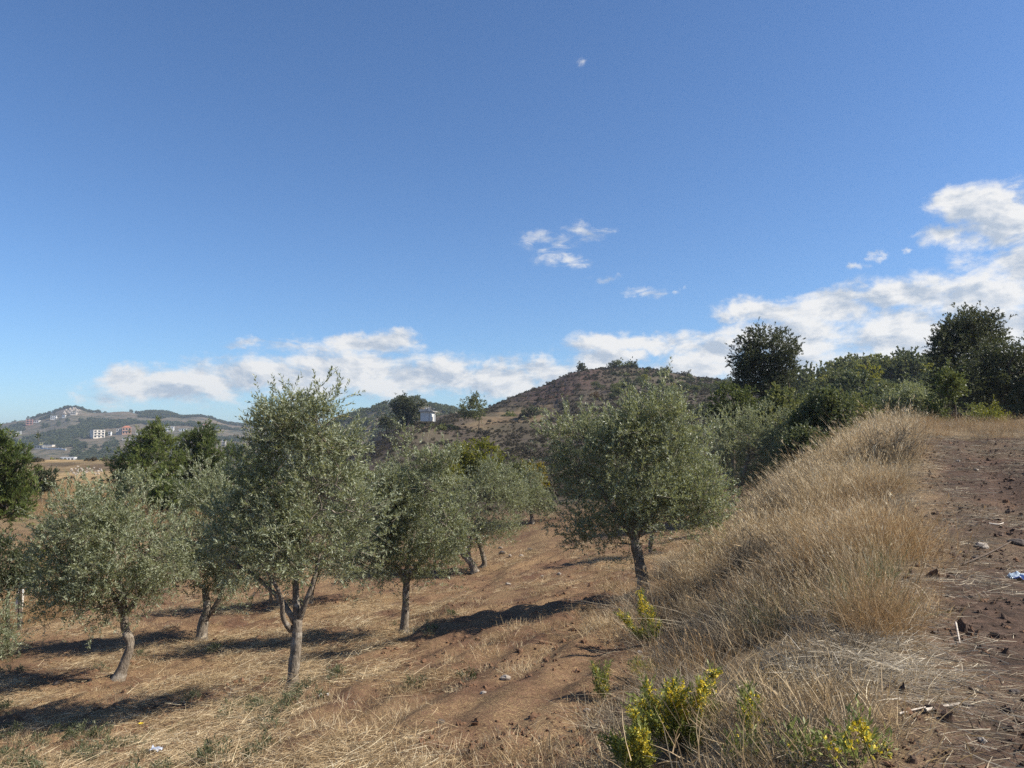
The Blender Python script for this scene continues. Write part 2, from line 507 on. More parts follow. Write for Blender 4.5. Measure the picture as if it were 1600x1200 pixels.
M_bright = leaf_mat('bright shrub leaf', [(0.0, (0.045, 0.070, 0.014)), (0.6, (0.085, 0.115, 0.024)), (1.0, (0.16, 0.17, 0.035))], transl=0.35)
M_yellow = leaf_mat('autumn yellow leaf', [(0.0, (0.10, 0.105, 0.015)), (0.5, (0.22, 0.19, 0.02)), (1.0, (0.42, 0.28, 0.02))], transl=0.4, warm=(0.5, 0.36, 0.02))
M_yg = leaf_mat('yellow green leaf', [(0.0, (0.09, 0.11, 0.015)), (0.6, (0.19, 0.20, 0.025)), (1.0, (0.34, 0.30, 0.04))], transl=0.4, warm=(0.36, 0.34, 0.03))
M_rust = leaf_mat('rusty leaf', [(0.0, (0.075, 0.055, 0.025)), (0.6, (0.15, 0.095, 0.04)), (1.0, (0.24, 0.15, 0.05))], transl=0.3, warm=(0.3, 0.18, 0.05))
M_wood_mid = leaf_mat('forest leaf', [(0.0, (0.08, 0.098, 0.032)), (0.6, (0.17, 0.185, 0.058)), (1.0, (0.28, 0.265, 0.085))], transl=0.38)
M_greyshrub = leaf_mat('grey shrub twig', [(0.0, (0.075, 0.062, 0.048)), (0.6, (0.14, 0.115, 0.085)), (1.0, (0.24, 0.20, 0.14))], transl=0.1, rough=0.8, spec=0.1, warm=(0.2, 0.16, 0.1))
M_scrub = leaf_mat('phrygana', [(0.0, (0.040, 0.036, 0.026)), (0.45, (0.078, 0.067, 0.046)), (0.8, (0.135, 0.112, 0.080)), (1.0, (0.10, 0.11, 0.045))], transl=0.12, rough=0.8, spec=0.1, warm=(0.16, 0.13, 0.07))
M_red = leaf_mat('bare reddish twig', [(0.0, (0.11, 0.06, 0.045)), (1.0, (0.23, 0.13, 0.10))], transl=0.1, rough=0.8, spec=0.1, warm=(0.2, 0.1, 0.08))
M_farwood = leaf_mat('far wood', [(0.0, (0.048, 0.066, 0.032)), (0.6, (0.105, 0.125, 0.062)), (1.0, (0.18, 0.18, 0.10))], transl=0.3, rough=0.8, spec=0.1)
M_straw = leaf_mat('straw', [(0.0, (0.15, 0.10, 0.055)), (0.35, (0.35, 0.25, 0.135)), (0.7, (0.56, 0.435, 0.26)), (1.0, (0.74, 0.64, 0.44))], drift=0.6, transl=0.25, rough=0.6, spec=0.3, warm=(0.6, 0.42, 0.2))
M_rustgrass = leaf_mat('rust brown grass', [(0.0, (0.11, 0.068, 0.034)), (0.5, (0.30, 0.195, 0.098)), (1.0, (0.54, 0.39, 0.21))], drift=0.6, transl=0.25, rough=0.6, spec=0.2, warm=(0.5, 0.3, 0.12))
M_deadgrey = leaf_mat('dead grey stalk', [(0.0, (0.11, 0.085, 0.06)), (0.5, (0.28, 0.225, 0.155)), (1.0, (0.58, 0.50, 0.36))], drift=0.6, transl=0.15, rough=0.7, spec=0.2, warm=(0.3, 0.25, 0.17))
M_pale = leaf_mat('bleached straw', [(0.0, (0.30, 0.235, 0.16)), (0.5, (0.50, 0.43, 0.31)), (1.0, (0.72, 0.65, 0.52))], transl=0.2, rough=0.6, spec=0.3, warm=(0.6, 0.48, 0.3))
M_weed = leaf_mat('grey green weed', [(0.0, (0.055, 0.065, 0.03)), (0.6, (0.115, 0.13, 0.065)), (1.0, (0.22, 0.23, 0.13))], transl=0.3)
M_herb = leaf_mat('herb leaf', [(0.0, (0.10, 0.125, 0.03)), (0.6, (0.21, 0.24, 0.06)), (1.0, (0.36, 0.37, 0.12))], transl=0.4)
M_flower = leaf_mat('yellow flower', [(0.0, (0.54, 0.42, 0.04)), (0.6, (0.76, 0.63, 0.07)), (1.0, (0.84, 0.76, 0.16))], transl=0.3, warm=(0.8, 0.6, 0.02))
M_stalk = plain('brown stalk', (0.10, 0.07, 0.035), (0.19, 0.15, 0.07), 30)
M_litter = plain('clod', (0.11, 0.06, 0.035), (0.22, 0.125, 0.07), 30)
M_stone = plain('field stone', (0.22, 0.18, 0.145), (0.42, 0.37, 0.31), 9, bdist=0.02)
M_darkstone = plain('dark stone', (0.06, 0.048, 0.04), (0.15, 0.12, 0.10), 9, bdist=0.02)
M_stick = plain('bleached stick', (0.36, 0.30, 0.24), (0.62, 0.55, 0.46), 30)
M_darkstick = plain('dark stick', (0.07, 0.05, 0.035), (0.15, 0.11, 0.08), 30)

def bark(name, a, b, pale):
    m, t = mat(name)
    tc = t.new('ShaderNodeTexCoord'); p = tc.outputs['Object']
    st_ = t.vec('MULTIPLY', p, (1.0, 1.0, 0.28))
    n1 = t.noise(st_, 42, 6, 0.65, 0.6)
    n2 = t.noise(p, 6, 3, 0.6)
    c = t.mix(t.ramp(n1, 0.32, 0.66), a, b)
    c = t.mix(t.ramp(n2, 0.52, 0.68, 0, 0.75), c, pale)
    finish(t, c, 0.9, 0.15, bump=n1, bstr=0.9, bdist=0.02)
    return m
M_bark = bark('olive bark', (0.075, 0.06, 0.045), (0.27, 0.225, 0.175), (0.40, 0.36, 0.30))
M_barkd = bark('dark bark', (0.045, 0.035, 0.026), (0.14, 0.11, 0.085), (0.17, 0.14, 0.115))
M_twig = plain('twig', (0.10, 0.085, 0.06), (0.2, 0.175, 0.13), 30)

def terrain_mat():
    m, t = mat('earth')
    g = t.new('ShaderNodeNewGeometry'); p = g.outputs['Position']
    flat = t.vec('MULTIPLY', p, (1, 1, 0.6))
    n_f = t.noise(flat, 26.0, 6, 0.68)         # grit
    n_c = t.noise(flat, 7.0, 5, 0.6)           # clods
    n_m = t.noise(flat, 0.9, 4, 0.6)           # patches
    n_l = t.noise(flat, 0.22, 3, 0.55)
    wv = t.vec('ADD', t.vec('MULTIPLY', flat, (30, 30, 30)), None)
    # chopped straw pressed into the soil: thin elongated flecks, two directions
    def fleck(ax, ay, th0, th1, dist):
        q = t.vec('MULTIPLY', flat, (ax, ay, 20))
        return t.ramp(t.noise(q, 1.0, 3, 0.6, dist), th0, th1)
    rot = t.new('ShaderNodeVectorRotate', rotation_type='Z_AXIS'); t.put(rot.inputs['Vector'], flat); rot.inputs['Angle'].default_value = 0.9
    q1 = t.vec('MULTIPLY', rot.outputs[0], (14, 95, 20)); f1 = t.ramp(t.noise(q1, 1.0, 3, 0.6, 1.6), 0.54, 0.62)
    rot2 = t.new('ShaderNodeVectorRotate', rotation_type='Z_AXIS'); t.put(rot2.inputs['Vector'], flat); rot2.inputs['Angle'].default_value = -0.5
    q2 = t.vec('MULTIPLY', rot2.outputs[0], (14, 95, 20)); f2 = t.ramp(t.noise(q2, 1.0, 3, 0.6, 1.6), 0.54, 0.62)
    fl = t.math('MAXIMUM', f1, f2)
    soil = t.mix(t.ramp(n_c, 0.3, 0.7), (0.108, 0.061, 0.039), (0.215, 0.124, 0.078))
    soil = t.mix(t.ramp(n_f, 0.35, 0.75, 0, 0.6), soil, (0.11, 0.058, 0.034))
    patch = t.math('ADD', t.math('MULTIPLY', t.ramp(n_m, 0.36, 0.62), 0.55), t.math('MULTIPLY', t.ramp(n_l, 0.38, 0.62), 0.4))
    orch = t.mix(t.math('MULTIPLY', fl, patch), soil, (0.52, 0.37, 0.19))
    orch = t.mix(t.math('MULTIPLY', t.ramp(n_m, 0.45, 0.7), 0.25), orch, (0.31, 0.20, 0.11))
    road = t.mix(t.ramp(n_c, 0.32, 0.68), (0.052, 0.035, 0.026), (0.130, 0.084, 0.060))
    road = t.mix(t.ramp(n_m, 0.5, 0.68, 0, 0.55), road, (0.150, 0.085, 0.056))
    road = t.mix(t.ramp(n_f, 0.62, 0.72, 0, 0.6), road, (0.33, 0.265, 0.18))
    road = t.mix(t.math('MULTIPLY', fl, t.ramp(n_l, 0.45, 0.62, 0.05, 0.55)), road, (0.42, 0.33, 0.2))
    bank = t.mix(t.ramp(n_c, 0.3, 0.7), (0.075, 0.054, 0.037), (0.20, 0.14, 0.085))
    bank = t.mix(t.math('MULTIPLY', fl, 0.6), bank, (0.46, 0.36, 0.21))
    # hill ground
    h1 = t.noise(p, 0.06, 5, 0.6); h2 = t.noise(p, 0.45, 5, 0.65); h3 = t.noise(p, 2.6, 4, 0.7)
    hill = t.mix(t.ramp(h2, 0.35, 0.65), (0.050, 0.038, 0.030), (0.105, 0.079, 0.058))
    hill = t.mix(t.ramp(h1, 0.42, 0.6, 0, 0.55), hill, (0.11, 0.095, 0.058))
    hill = t.mix(t.ramp(h3, 0.5, 0.7, 0, 0.6), hill, (0.06, 0.052, 0.034))
    hill = t.mix(t.math('MULTIPLY', t.attr('m_red'), t.ramp(h2, 0.3, 0.6)), hill, (0.092, 0.058, 0.046))
    dry = t.mix(t.ramp(h2, 0.35, 0.65), (0.24, 0.16, 0.08), (0.40, 0.29, 0.15))
    dry = t.mix(t.ramp(h3, 0.5, 0.7, 0, 0.45), dry, (0.16, 0.115, 0.06))
    hill = t.mix(t.attr('m_dry'), hill, dry)
    # far hill
    k1 = t.noise(p, 0.012, 5, 0.6); k2 = t.noise(p, 0.05, 5, 0.65); k3 = t.noise(t.vec('MULTIPLY', p, (1, 1, 3)), 0.16, 4, 0.7)
    far = t.mix(t.ramp(k2, 0.38, 0.62), (0.06, 0.062, 0.036), (0.17, 0.14, 0.095))
    far = t.mix(t.ramp(k1, 0.45, 0.6, 0, 0.6), far, (0.17, 0.125, 0.085))
    far = t.mix(t.ramp(k3, 0.5, 0.66, 0, 0.6), far, (0.032, 0.042, 0.024))
    far = t.mix(t.ramp(k3, 0.30, 0.24, 0, 0.5), far, (0.32, 0.28, 0.2))
    c = t.mix(t.attr('m_road'), orch, road)
    c = t.mix(t.attr('m_bank'), c, bank)
    c = t.mix(t.attr('m_hill'), c, hill)
    c = t.mix(t.attr('m_far'), c, far)
    hgt = t.math('ADD', t.math('MULTIPLY', n_f, 0.35), t.math('MULTIPLY', n_c, 0.9))
    hgt = t.math('ADD', hgt, t.math('MULTIPLY', fl, 0.16))
    finish(t, c, 0.95, 0.1, bump=hgt, bstr=0.85, bdist=0.055)
    return m
M_earth = terrain_mat()

# ------------------------------------------------------------------ ground sheets
def build_ground():
    a1 = np.radians(np.arange(-46, 46.01, 0.2))
    a2 = np.radians(np.r_[np.arange(-180, -46, 2.0)])
    a3 = np.radians(np.r_[np.arange(48, 180, 2.0)])
    ang = np.r_[a2, a1, a3]
    rr = [0.0, 0.5, 1.0, 1.5, 2.0, 2.5]
    r = 2.8
    while r < 3400:
        rr.append(r)
        r *= 1.011 if r < 32 else (1.02 if r < 420 else 1.014 if r < 2300 else 1.1)
    rr = np.array(rr[1:])
    A, Q = np.meshgrid(ang, rr, indexing='ij')
    X, Y = Q * np.sin(A), Q * np.cos(A)
    Z = H(X, Y)
    na, nr = A.shape
    V = np.c_[X.ravel(), Y.ravel(), Z.ravel()]
    V = np.r_[V, [[0, 0, Hs(0, 0)]]]
    i = np.arange(na)[:, None]; j = np.arange(nr - 1)[None, :]
    i2 = (i + 1) % na
    F = np.stack([i * nr + j, i2 * nr + j, i2 * nr + j + 1, i * nr + j + 1], -1)[..., ::-1].reshape(-1, 4)
    ii = np.arange(na)
    T = np.c_[np.full(na, na * nr), ((ii + 1) % na) * nr, ii * nr]
    # zone masks per vertex
    x, y = V[:, 0], V[:, 1]
    s, t = st(x, y)
    wob = 0.35 * fbm(x, y, 1.6, 90, 3)
    m_road = (1 - sstep(-0.25, 0.45, t + wob)) * (1 - sstep(27, 30, s + wob * 4))
    m_road *= 1 - sstep(5.5, 7, -t)
    m_bank = np.clip(sstep(-0.2, 0.5, t + wob) * (1 - sstep(foot(s) * .8, foot(s) * 1.2, t + wob * 1.5)) + (s > 27.5) * (1 - sstep(4.2, 6.4, t)), 0, 1) + sstep(5.5, 7, -t)
    m_bank = np.clip(m_bank, 0, 1)
    u = 800 + FOC * x / np.maximum(y, 1)
    m_hill = sstep(32, 48, y + 6 * fbm(x, y, 8, 91, 2))
    m_far = sstep(470, 560, y)
    m_dry = (1 - sstep(180, 520, u)) * sstep(25, 45, y) * (1 - sstep(300, 400, y)) * sstep(-0.5, 0.2, fbm(x, y, 14, 92, 3))
    m_dry = np.maximum(m_dry, 0.75 * sstep(690, 760, u) * .6 * (1 - sstep(840, 920, u)) * sstep(195, 215, y) * (1 - sstep(258, 275, y)) * sstep(-0.35, 0.3, fbm(x, y, 9, 93, 3)))
    m_dry = np.maximum(m_dry, sstep(1380, 1480, u) * sstep(25, 34, y) * (1 - sstep(50, 70, y)))
    m_red = sstep(790, 850, u) * (1 - sstep(925, 960, u)) * sstep(255, 285, y) * (1 - sstep(330, 350, y))
    m_red = np.maximum(m_red, (1 - sstep(540, 640, u)) * sstep(480, 560, u) * sstep(110, 130, y) * (1 - sstep(180, 200, y)))
    m_red = np.maximum(m_red, 0.8 * (1 - sstep(200, 420, u)) * sstep(55, 70, y) * (1 - sstep(95, 115, y)))
    att = dict(m_road=m_road, m_bank=m_bank, m_hill=m_hill, m_far=m_far, m_dry=m_dry, m_red=m_red)
    fc_r = m_road[F].mean(1); fc_y = y[F].mean(1); fc_u = u[F].mean(1)
    zone = np.where(fc_y > 515, 3, np.where(fc_y > 40, 2, np.where(fc_r > 0.5, 1, 0)))
    names = ['ground', 'dirt_road', 'hill', 'distant_hill']
    labs = ['red brown orchard soil and grassy bank under the olive trees', 'dark earth track along the top of the grassy bank',
            'scrub covered hill rising behind the orchard', 'hazy distant hillside with scattered houses']
    for k in range(4):
        fs = F[zone == k]
        ts = T if k == 0 else np.zeros((0, 3), int)
        used = np.unique(np.r_[fs.ravel(), ts.ravel()])
        mp = np.full(len(V), -1); mp[used] = np.arange(len(used))
        me = mesh_np(names[k], V[used], [mp[fs], mp[ts]] if len(ts) else [mp[fs]], M_earth,
                     attrs={n: ('POINT', a[used]) for n, a in att.items()}, smooth=True)
        tag(link(names[k], me), labs[k], kind='structure')
build_ground()

# ------------------------------------------------------------------ foliage machinery
def unit(v):
    return v / (np.linalg.norm(v, axis=-1, keepdims=True) + 1e-9)

def leaves_on(P, D, L, n_per, ll, lw, ang=(0.5, 1.1), droop=0.15, up=0.35, rng=R, fold=0.0):
    """leaf quads along stems P + D*L; returns V, Q, tint"""
    n = len(P); N = n * n_per
    tt = np.tile(np.linspace(0.08, 1.0, n_per), n) + rng.normal(0, 0.03, N)
    p = np.repeat(P, n_per, 0); d = np.repeat(D, n_per, 0); l = np.repeat(L, n_per)
    base = p + d * (l * tt)[:, None]
    base[:, 2] -= droop * l * tt ** 2
    rv = unit(rng.normal(size=(N, 3))); side = unit(rv - d * (rv * d).sum(1, keepdims=True))
    a = rng.uniform(ang[0], ang[1], N)[:, None]
    ld = unit(d * np.cos(a) + side * np.sin(a) + np.array([0, 0, 0.12]))
    nr = rng.normal(size=(N, 3)) * 0.8 + np.array([0, 0, up])
    nr = unit(nr - ld * (nr * ld).sum(1, keepdims=True))
    w = np.cross(nr, ld)
    s = rng.uniform(0.65, 1.25, N)
    le, wi = (ll * s)[:, None], (lw * s * rng.uniform(0.8, 1.2, N))[:, None]
    v0 = base; v2 = base + ld * le
    m = base + ld * le * 0.45 + nr * (fold * le)
    V = np.stack([v0, m + w * wi * 0.5, v2, m - w * wi * 0.5], 1).reshape(-1, 3)
    return V, np.arange(N * 4).reshape(N, 4)

def blob_points(B, n, rng, shell=0.55):
    """points in a union of ellipsoids, more towards the outside; returns points and outward directions"""
    B = np.asarray(B, float)
    vol = (B[:, 3] * B[:, 4] * B[:, 5]) ** 0.75
    k = rng.choice(len(B), n, p=vol / vol.sum())
    d = unit(rng.normal(size=(n, 3)))
    r = shell + (1 - shell) * rng.random(n) ** 0.7
    r *= 1 + 0.10 * rng.normal(size=n)
    P = B[k, :3] + d * B[k, 3:] * r[:, None]
    return P, unit(d / B[k, 3:])

def crown(name, B, mats, n_tw, n_per, ll, lw, clus=0, csize=24, tw=(0.2, 0.4), gap=0.0, gapscale=0.5, upw=0.5, outw=0.7, rnd=0.5, shell=0.5, seed=0, stems=True, droop=0.15, ang=(0.5, 1.1), fold=0.0, tint_by=0.25):
    rng = np.random.default_rng(seed + 100)
    if clus:                      # sprays: groups of shoots round branch ends
        m = max(6, n_tw // csize)
        C, CO = blob_points(B, m, rng, shell)
        i = rng.integers(0, m, n_tw); sz = rng.uniform(.6, 1.35, m)
        off = rng.normal(size=(n_tw, 3)) * clus * sz[i][:, None]
        P = C[i] + off; O = unit(CO[i] * .9 + unit(off) * .7)
    else:
        P, O = blob_points(B, n_tw, rng, shell)
    nz = vnoise(P[:, 0] / gapscale, P[:, 1] / gapscale, P[:, 2] / gapscale, seed + 7)
    keep = nz > gap
    P, O, nz = P[keep], O[keep], nz[keep]
    D = unit(O * outw + np.array([0, 0, upw]) + rng.normal(size=P.shape) * rnd)
    L = rng.uniform(tw[0], tw[1], len(P))
    V, Q = leaves_on(P, D, L, n_per, ll, lw, ang, droop, rng=rng, fold=fold)
    cl = vnoise(P[:, 0] / 0.8, P[:, 1] / 0.8, P[:, 2] / 0.8, seed + 3)
    tint = np.clip(rng.beta(2.0, 2.2, len(Q)) + np.repeat((cl - 0.5) * tint_by * 2, n_per), 0, 1)
    fs = [Q]; mi = np.zeros(len(Q), int)
    if stems:
        a = unit(np.cross(D, rng.normal(size=D.shape))) * 0.0035 * (ll / 0.055)
        E = P + D * L[:, None]; E[:, 2] -= droop * L
        S = P - D * 0.1
        SV = np.stack([S + a, S - a, E], 1).reshape(-1, 3)
        ST = np.arange(len(SV)).reshape(-1, 3) + len(V)
        V = np.r_[V, SV]; fs.append(ST); mi = np.r_[mi, np.ones(len(ST), int)]; tint = np.r_[tint, np.full(len(ST), 0.5)]
    return mesh_np(name, V, fs, mats, mi, {'tint': ('FACE', tint)})

def limbs(mb, nodes, B, n, rng, r0=0.03, nside=5):
    """thin branches from the wood already there into the crown"""
    P, O = blob_points(B, n, rng, 0.2)
    root = nodes[0]
    order = np.argsort(np.linalg.norm(P - nodes.mean(0), axis=1))
    N = list(nodes)
    for i in order:
        p = P[i]; A = np.array(N)
        dd = np.linalg.norm(A - p, axis=1) + 0.6 * np.maximum(A[:, 2] - p[2], 0)
        q = A[int(np.argmin(dd))]
        L = np.linalg.norm(p - q)
        if L < 0.12: continue
        mid = (p + q) / 2 + rng.normal(size=3) * 0.08 * L - np.array([0, 0, 0.06 * L])
        C = crom([q, mid, p], 3)
        rr = np.linspace(1, 0.25, len(C)) * r0 * min(1.0, 0.35 + 0.5 * L)
        mb.tube(C, rr, nside, cap=False)
        N += [C[2], C[4], p]

OLIVE_GROUP = 'olive trees in the orchard'
def px_tree(name, label, cat, group, base, paths, blobs, leafmat, barkmat, n_tw, n_per, ll, lw, y=None, n_limb=60, flat=0.85, seed=1, limb_r=0.03, zoff=0.0, crown_name='crown', **kw):
    """a tree from the outline it shows: wood paths and crown lobes become solid lobes round its own distance"""
    rng = np.random.default_rng(seed)
    b = hit(*base) if y is None else gp(base[0], y)
    y0 = b[1]; k = y0 / FOC
    root = empty(name, b)
    tag(root, label, cat, group)
    mb = MB(); nodes = []
    for pth in paths:
        C = np.array([at(q[0], q[1], y0 + (q[3] if len(q) > 3 else 0)) for q in pth]) - b
        rr = np.array([q[2] for q in pth], float)
        if pth is paths[0]:
            C[0] = (C[0][0] * 0.3, 0, -0.12)
        n = 5
        C2 = crom(C, n); r2 = np.interp(np.linspace(0, 1, len(C2)), np.linspace(0, 1, len(rr)), rr)
        if pth is paths[0] and len(r2) > 3:
            r2[0] *= 1.55; r2[1] *= 1.28; r2[2] *= 1.1
        mb.tube(C2, r2, 10, wob=0.22, seed=seed)
        nodes += list(C2[len(C2) // 2:])
    B = []
    for (u, v, ru, rv) in blobs:
        ry = min(ru, rv * 1.4) * k * flat
        dy = rng.uniform(-0.55, 0.55) * max(0.15, (max(q[2] for q in blobs) * k - 0.3 * ry))
        c = at(u, v, y0 + dy) - b
        B.append((c[0], c[1], c[2], ru * k, ry, rv * k))
    nodes = np.array(nodes) if nodes else np.array([[0, 0, 0.2]])
    if n_limb:
        limbs(mb, nodes, B, n_limb, rng, limb_r)
    link('trunk', mb.mesh('trunk', barkmat, smooth=True), root)
    me = crown(crown_name, B, [leafmat, M_twig], n_tw, n_per, ll, lw, seed=seed, **kw)
    link(crown_name, me, root)
    return root

OL = dict(ll=0.070, lw=0.0195, tw=(0.2, 0.46), upw=0.55, outw=0.7, rnd=0.5, gapscale=0.55, fold=0.04, clus=0.19, csize=26, shell=0.5)
def olive(label, base, paths, blobs, n_tw, n_per=22, gap=0.36, seed=1, **kw):
    o = dict(OL); o.update(kw); paths = [[(*q[:2], q[2] * (1.1 if base[0] > 900 else 1.28), *q[3:]) for q in p_] for p_ in paths]; n_tw = int(n_tw * 1.2); gap -= .05; blobs = [(a, b, c * .95, d * .95) for a, b, c, d in blobs]
    return px_tree('olive_tree', label, 'olive tree', OLIVE_GROUP, base, paths, blobs, M_olive, M_bark, n_tw, n_per, gap=gap, seed=seed, **o)

olive('low spreading olive with a kinked leaning trunk beside the concrete post', (180,1062),
      [[(182,1062,.10),(196,1030,.075),(203,1005,.075),(196,985,.07),(194,958,.065),(190,930,.055)],
       [(195,965,.05),(170,920,.04),(140,880,.03)], [(196,960,.05),(225,915,.04),(235,870,.03)], [(190,940,.045),(185,890,.035),(175,830,.025)]],
      [(165,870,100,82),(118,885,52,66),(215,830,60,66),(135,805,58,48),(190,785,52,36),(245,880,40,58),(98,928,36,34),(170,928,72,32),(258,835,28,50),(110,835,50,40)], 2900, seed=2)
olive('forked olive standing between the kinked leaning olive and the tall open olive', (313,1000),
      [[(312,1002,.12),(318,970,.09),(324,952,.08),(320,920,.06)],[(322,965,.06),(338,945,.05),(352,915,.04)]],
      [(330,835,66,75),(308,890,42,46),(365,880,46,50),(330,775,52,42),(372,795,46,55),(287,850,30,55),(345,920,40,20)], 2300, seed=3)
olive('tallest open crowned olive with a pale trunk splitting into bare limbs', (457,1082),
      [[(456,1082,.085),(459,1040,.075),(464,1000,.072),(464,968,.068)],
       [(463,972,.05),(450,955,.04),(432,930,.035,.2),(395,898,.028,.3),(350,872,.018,.4)],
       [(465,968,.05),(462,930,.045),(463,900,.042),(470,850,.036),(446,800,.03),(424,735,.02),(415,690,.012)],
       [(467,968,.042),(482,930,.033,-.1),(492,900,.028,-.1),(500,862,.02,0)],
       [(469,850,.03),(472,790,.026,.1),(478,720,.018,.2),(485,660,.01,.2)],
       [(455,985,.04),(442,965,.034,-.2),(438,930,.028,-.4),(410,880,.02,-.6)]],
      [(470,700,88,72),(428,680,48,46),(522,695,46,50),(480,656,50,28),(412,765,52,60),(505,790,70,72),(388,835,55,44),(440,850,66,44),(535,850,42,48),(556,800,28,52),(368,885,36,24),
       (408,648,12,20),(550,662,13,20),(365,770,26,30),(375,690,22,30)], 2700, n_per=20, gap=0.42, seed=4, shell=0.3, n_limb=110)
olive('straight single trunked olive left of the sunlit dirt path', (632,990),
      [[(632,992,.095),(633,960,.07),(635,920,.065),(634,900,.06)],[(634,908,.05),(620,885,.04),(600,850,.03)],[(636,908,.05),(655,880,.04),(672,840,.03)],[(634,900,.045),(645,840,.035),(660,770,.025)]],
      [(645,830,78,62),(660,755,54,62),(664,706,30,30),(605,800,42,58),(700,812,36,55),(640,878,58,28),(588,868,36,40),(560,895,24,22),(690,755,34,40)], 2900, gap=0.34, seed=5)
olive('twin stemmed olive at the back with trunks spreading from one base', (742,895),
      [[(745,897,.13),(737,882,.10),(722,865,.08),(704,848,.05)],[(742,888,.08),(732,865,.075),(738,838,.06),(750,800,.04)],
       [(752,889,.1,.8),(757,880,.085,.8),(753,862,.075,.8),(745,838,.06,.8),(735,800,.04,.8)]],
      [(760,785,54,50),(745,752,32,28),(788,797,38,42),(796,765,24,30),(718,805,34,38),(760,826,48,22),(775,748,30,26),(735,835,26,16)], 2300, n_per=18, gap=0.3, seed=6, ll=.07, lw=.019)
olive('broad dense olive with a dark bare trunk at the foot of the grass bank', (1006,932),
      [[(1008,932,.12),(1003,895,.10),(996,862,.09),(990,835,.08),(985,800,.06)],[(993,845,.06),(965,805,.05),(935,760,.04)],[(991,840,.06),(1020,800,.05),(1050,750,.04)],[(988,820,.06),(1000,740,.045),(1020,670,.03)]],
      [(990,745,100,80),(930,735,58,72),(905,690,40,44),(1012,675,52,46),(1025,642,30,22),(1078,735,46,66),(1062,680,36,34),(955,822,72,34),(898,790,42,50),(1042,812,66,40),(1090,780,38,46),(985,695,40,38),(1112,745,18,38)],
      3700, gap=0.36, flat=1.15, seed=7, n_per=22, ll=.066, lw=.018)
olive('thin stemmed olive half hidden behind the broad dense olive', (1019,868),
      [[(1019,869,.07),(1016,850,.06),(1022,820,.05)]], [(1062,770,52,50),(1030,800,48,36),(1090,740,36,40)], 1100, n_per=16, gap=0.3, seed=8, ll=.075, lw=.021)
olive('rounded grey green olive against the bank right of the broad dense olive', (1158,806),
      [[(1158,808,.12),(1152,785,.1),(1160,750,.08),(1170,710,.05)]],
      [(1180,712,60,62),(1150,672,44,38),(1215,702,32,46),(1158,758,40,36),(1205,668,34,34),(1128,690,28,40),(1185,770,34,26)], 2600, n_per=18, gap=0.3, seed=9, ll=.075, lw=.022)
olive('small round olive at the far end of the dirt path', (832,818),
      [[(832,819,.08),(830,800,.07),(832,775,.05)]], [(830,768,27,34),(818,788,20,22),(845,780,16,28)], 1000, n_per=14, gap=0.28, seed=10, ll=.09, lw=.026)
olive('thin young olive seen behind the lower limbs of the tall open olive', (422,955),
      [[(423,956,.045),(423,925,.04),(420,880,.03)]], [(420,850,48,50),(400,875,34,32),(445,880,32,30)], 1000, n_per=17, gap=0.34, seed=11)
olive('slanting grey trunked olive between the tall open olive and the straight olive', (484,943),
      [[(483,944,.07),(488,920,.06),(497,893,.055),(512,860,.04)]], [(545,845,52,52),(575,880,34,32),(520,870,40,30),(565,810,30,36)], 1500, n_per=17, gap=0.32, seed=12, ll=.066, lw=.018)
olive('thin olive showing only its lower stem behind the straight olive', (678,898),
      [[(678,900,.06),(679,880,.05),(682,850,.04)]], [(690,840,34,30),(672,815,30,34)], 700, n_per=16, gap=0.3, seed=13, ll=.075, lw=.021)
olive('cut back olive reaching in from the left edge beside the weeds', (-32,1030),
      [[(-32,1032,.09),(-30,1000,.07),(-22,985,.05)]], [(-14,985,26,30),(-40,960,50,40),(-6,1010,18,16)], 420, n_per=18, gap=0.3, seed=14)

# ---- trees that are not olives
def pine(label, base, y, blobs, n_tw=1500, n_per=22, seed=1, ll=0.26, lw=0.032, paths=None, group='pine trees left of the orchard', **kw):
    u, v = base
    paths = paths or [[(u, v, .2), (u, v - 30, .17), (u + 2, v - 70, .12), (u + 1, v - 95, .06)]]
    o = dict(tw=(0.15, 0.4), upw=0.55, outw=0.6, rnd=0.5, gap=0.26, gapscale=1.1, shell=0.45, clus=ll * 1.15, csize=16, ang=(0.35, 0.95), droop=0.0, n_limb=45, limb_r=.06, tint_by=0.4)
    o.update(kw)
    return px_tree('pine_tree', label, 'pine tree', group, base, paths, blobs, M_pine, M_barkd, n_tw, n_per, ll, lw, y=y, seed=seed, **o)
pine('wide dark pine with layered boughs behind the leaning olive', (232,792), 58,
     [(225,700,30,20),(250,690,26,20),(205,722,28,16),(245,725,40,20),(215,748,38,16),(260,755,38,18),(190,752,22,14),(232,772,48,14),(282,735,24,18),(240,676,18,12),(196,775,20,10)], 2600, seed=21)
pine('taller lighter pine directly right of the wide dark pine', (312,795), 60,
     [(312,690,24,20),(298,712,24,18),(330,712,22,20),(310,738,34,18),(335,755,22,18),(300,765,28,16),(318,672,16,10),(290,685,12,10)], 2000, seed=22)
pine('small bushy pine in front of the wide dark pine', (263,802), 47,
     [(262,775,24,22),(245,785,16,16),(282,782,16,18),(262,755,12,12)], 800, seed=23, n_limb=15, paths=[[(263,802,.14),(263,785,.1),(263,768,.05)]])
pine('pine mostly hidden behind the tall open olive', (385,805), 56,
     [(372,720,26,22),(395,745,30,24),(360,760,24,22),(388,775,30,18)], 1200, seed=24, n_limb=15)
pine('feathery pine cut by the left edge of the view', (-8,835), 36,
     [(5,705,28,14),(20,728,26,12),(0,745,36,14),(28,770,22,12),(8,790,34,16),(-25,720,36,24),(25,800,18,12),(-20,770,40,30),(5,690,16,9)], 2100, seed=25, ll=.2)
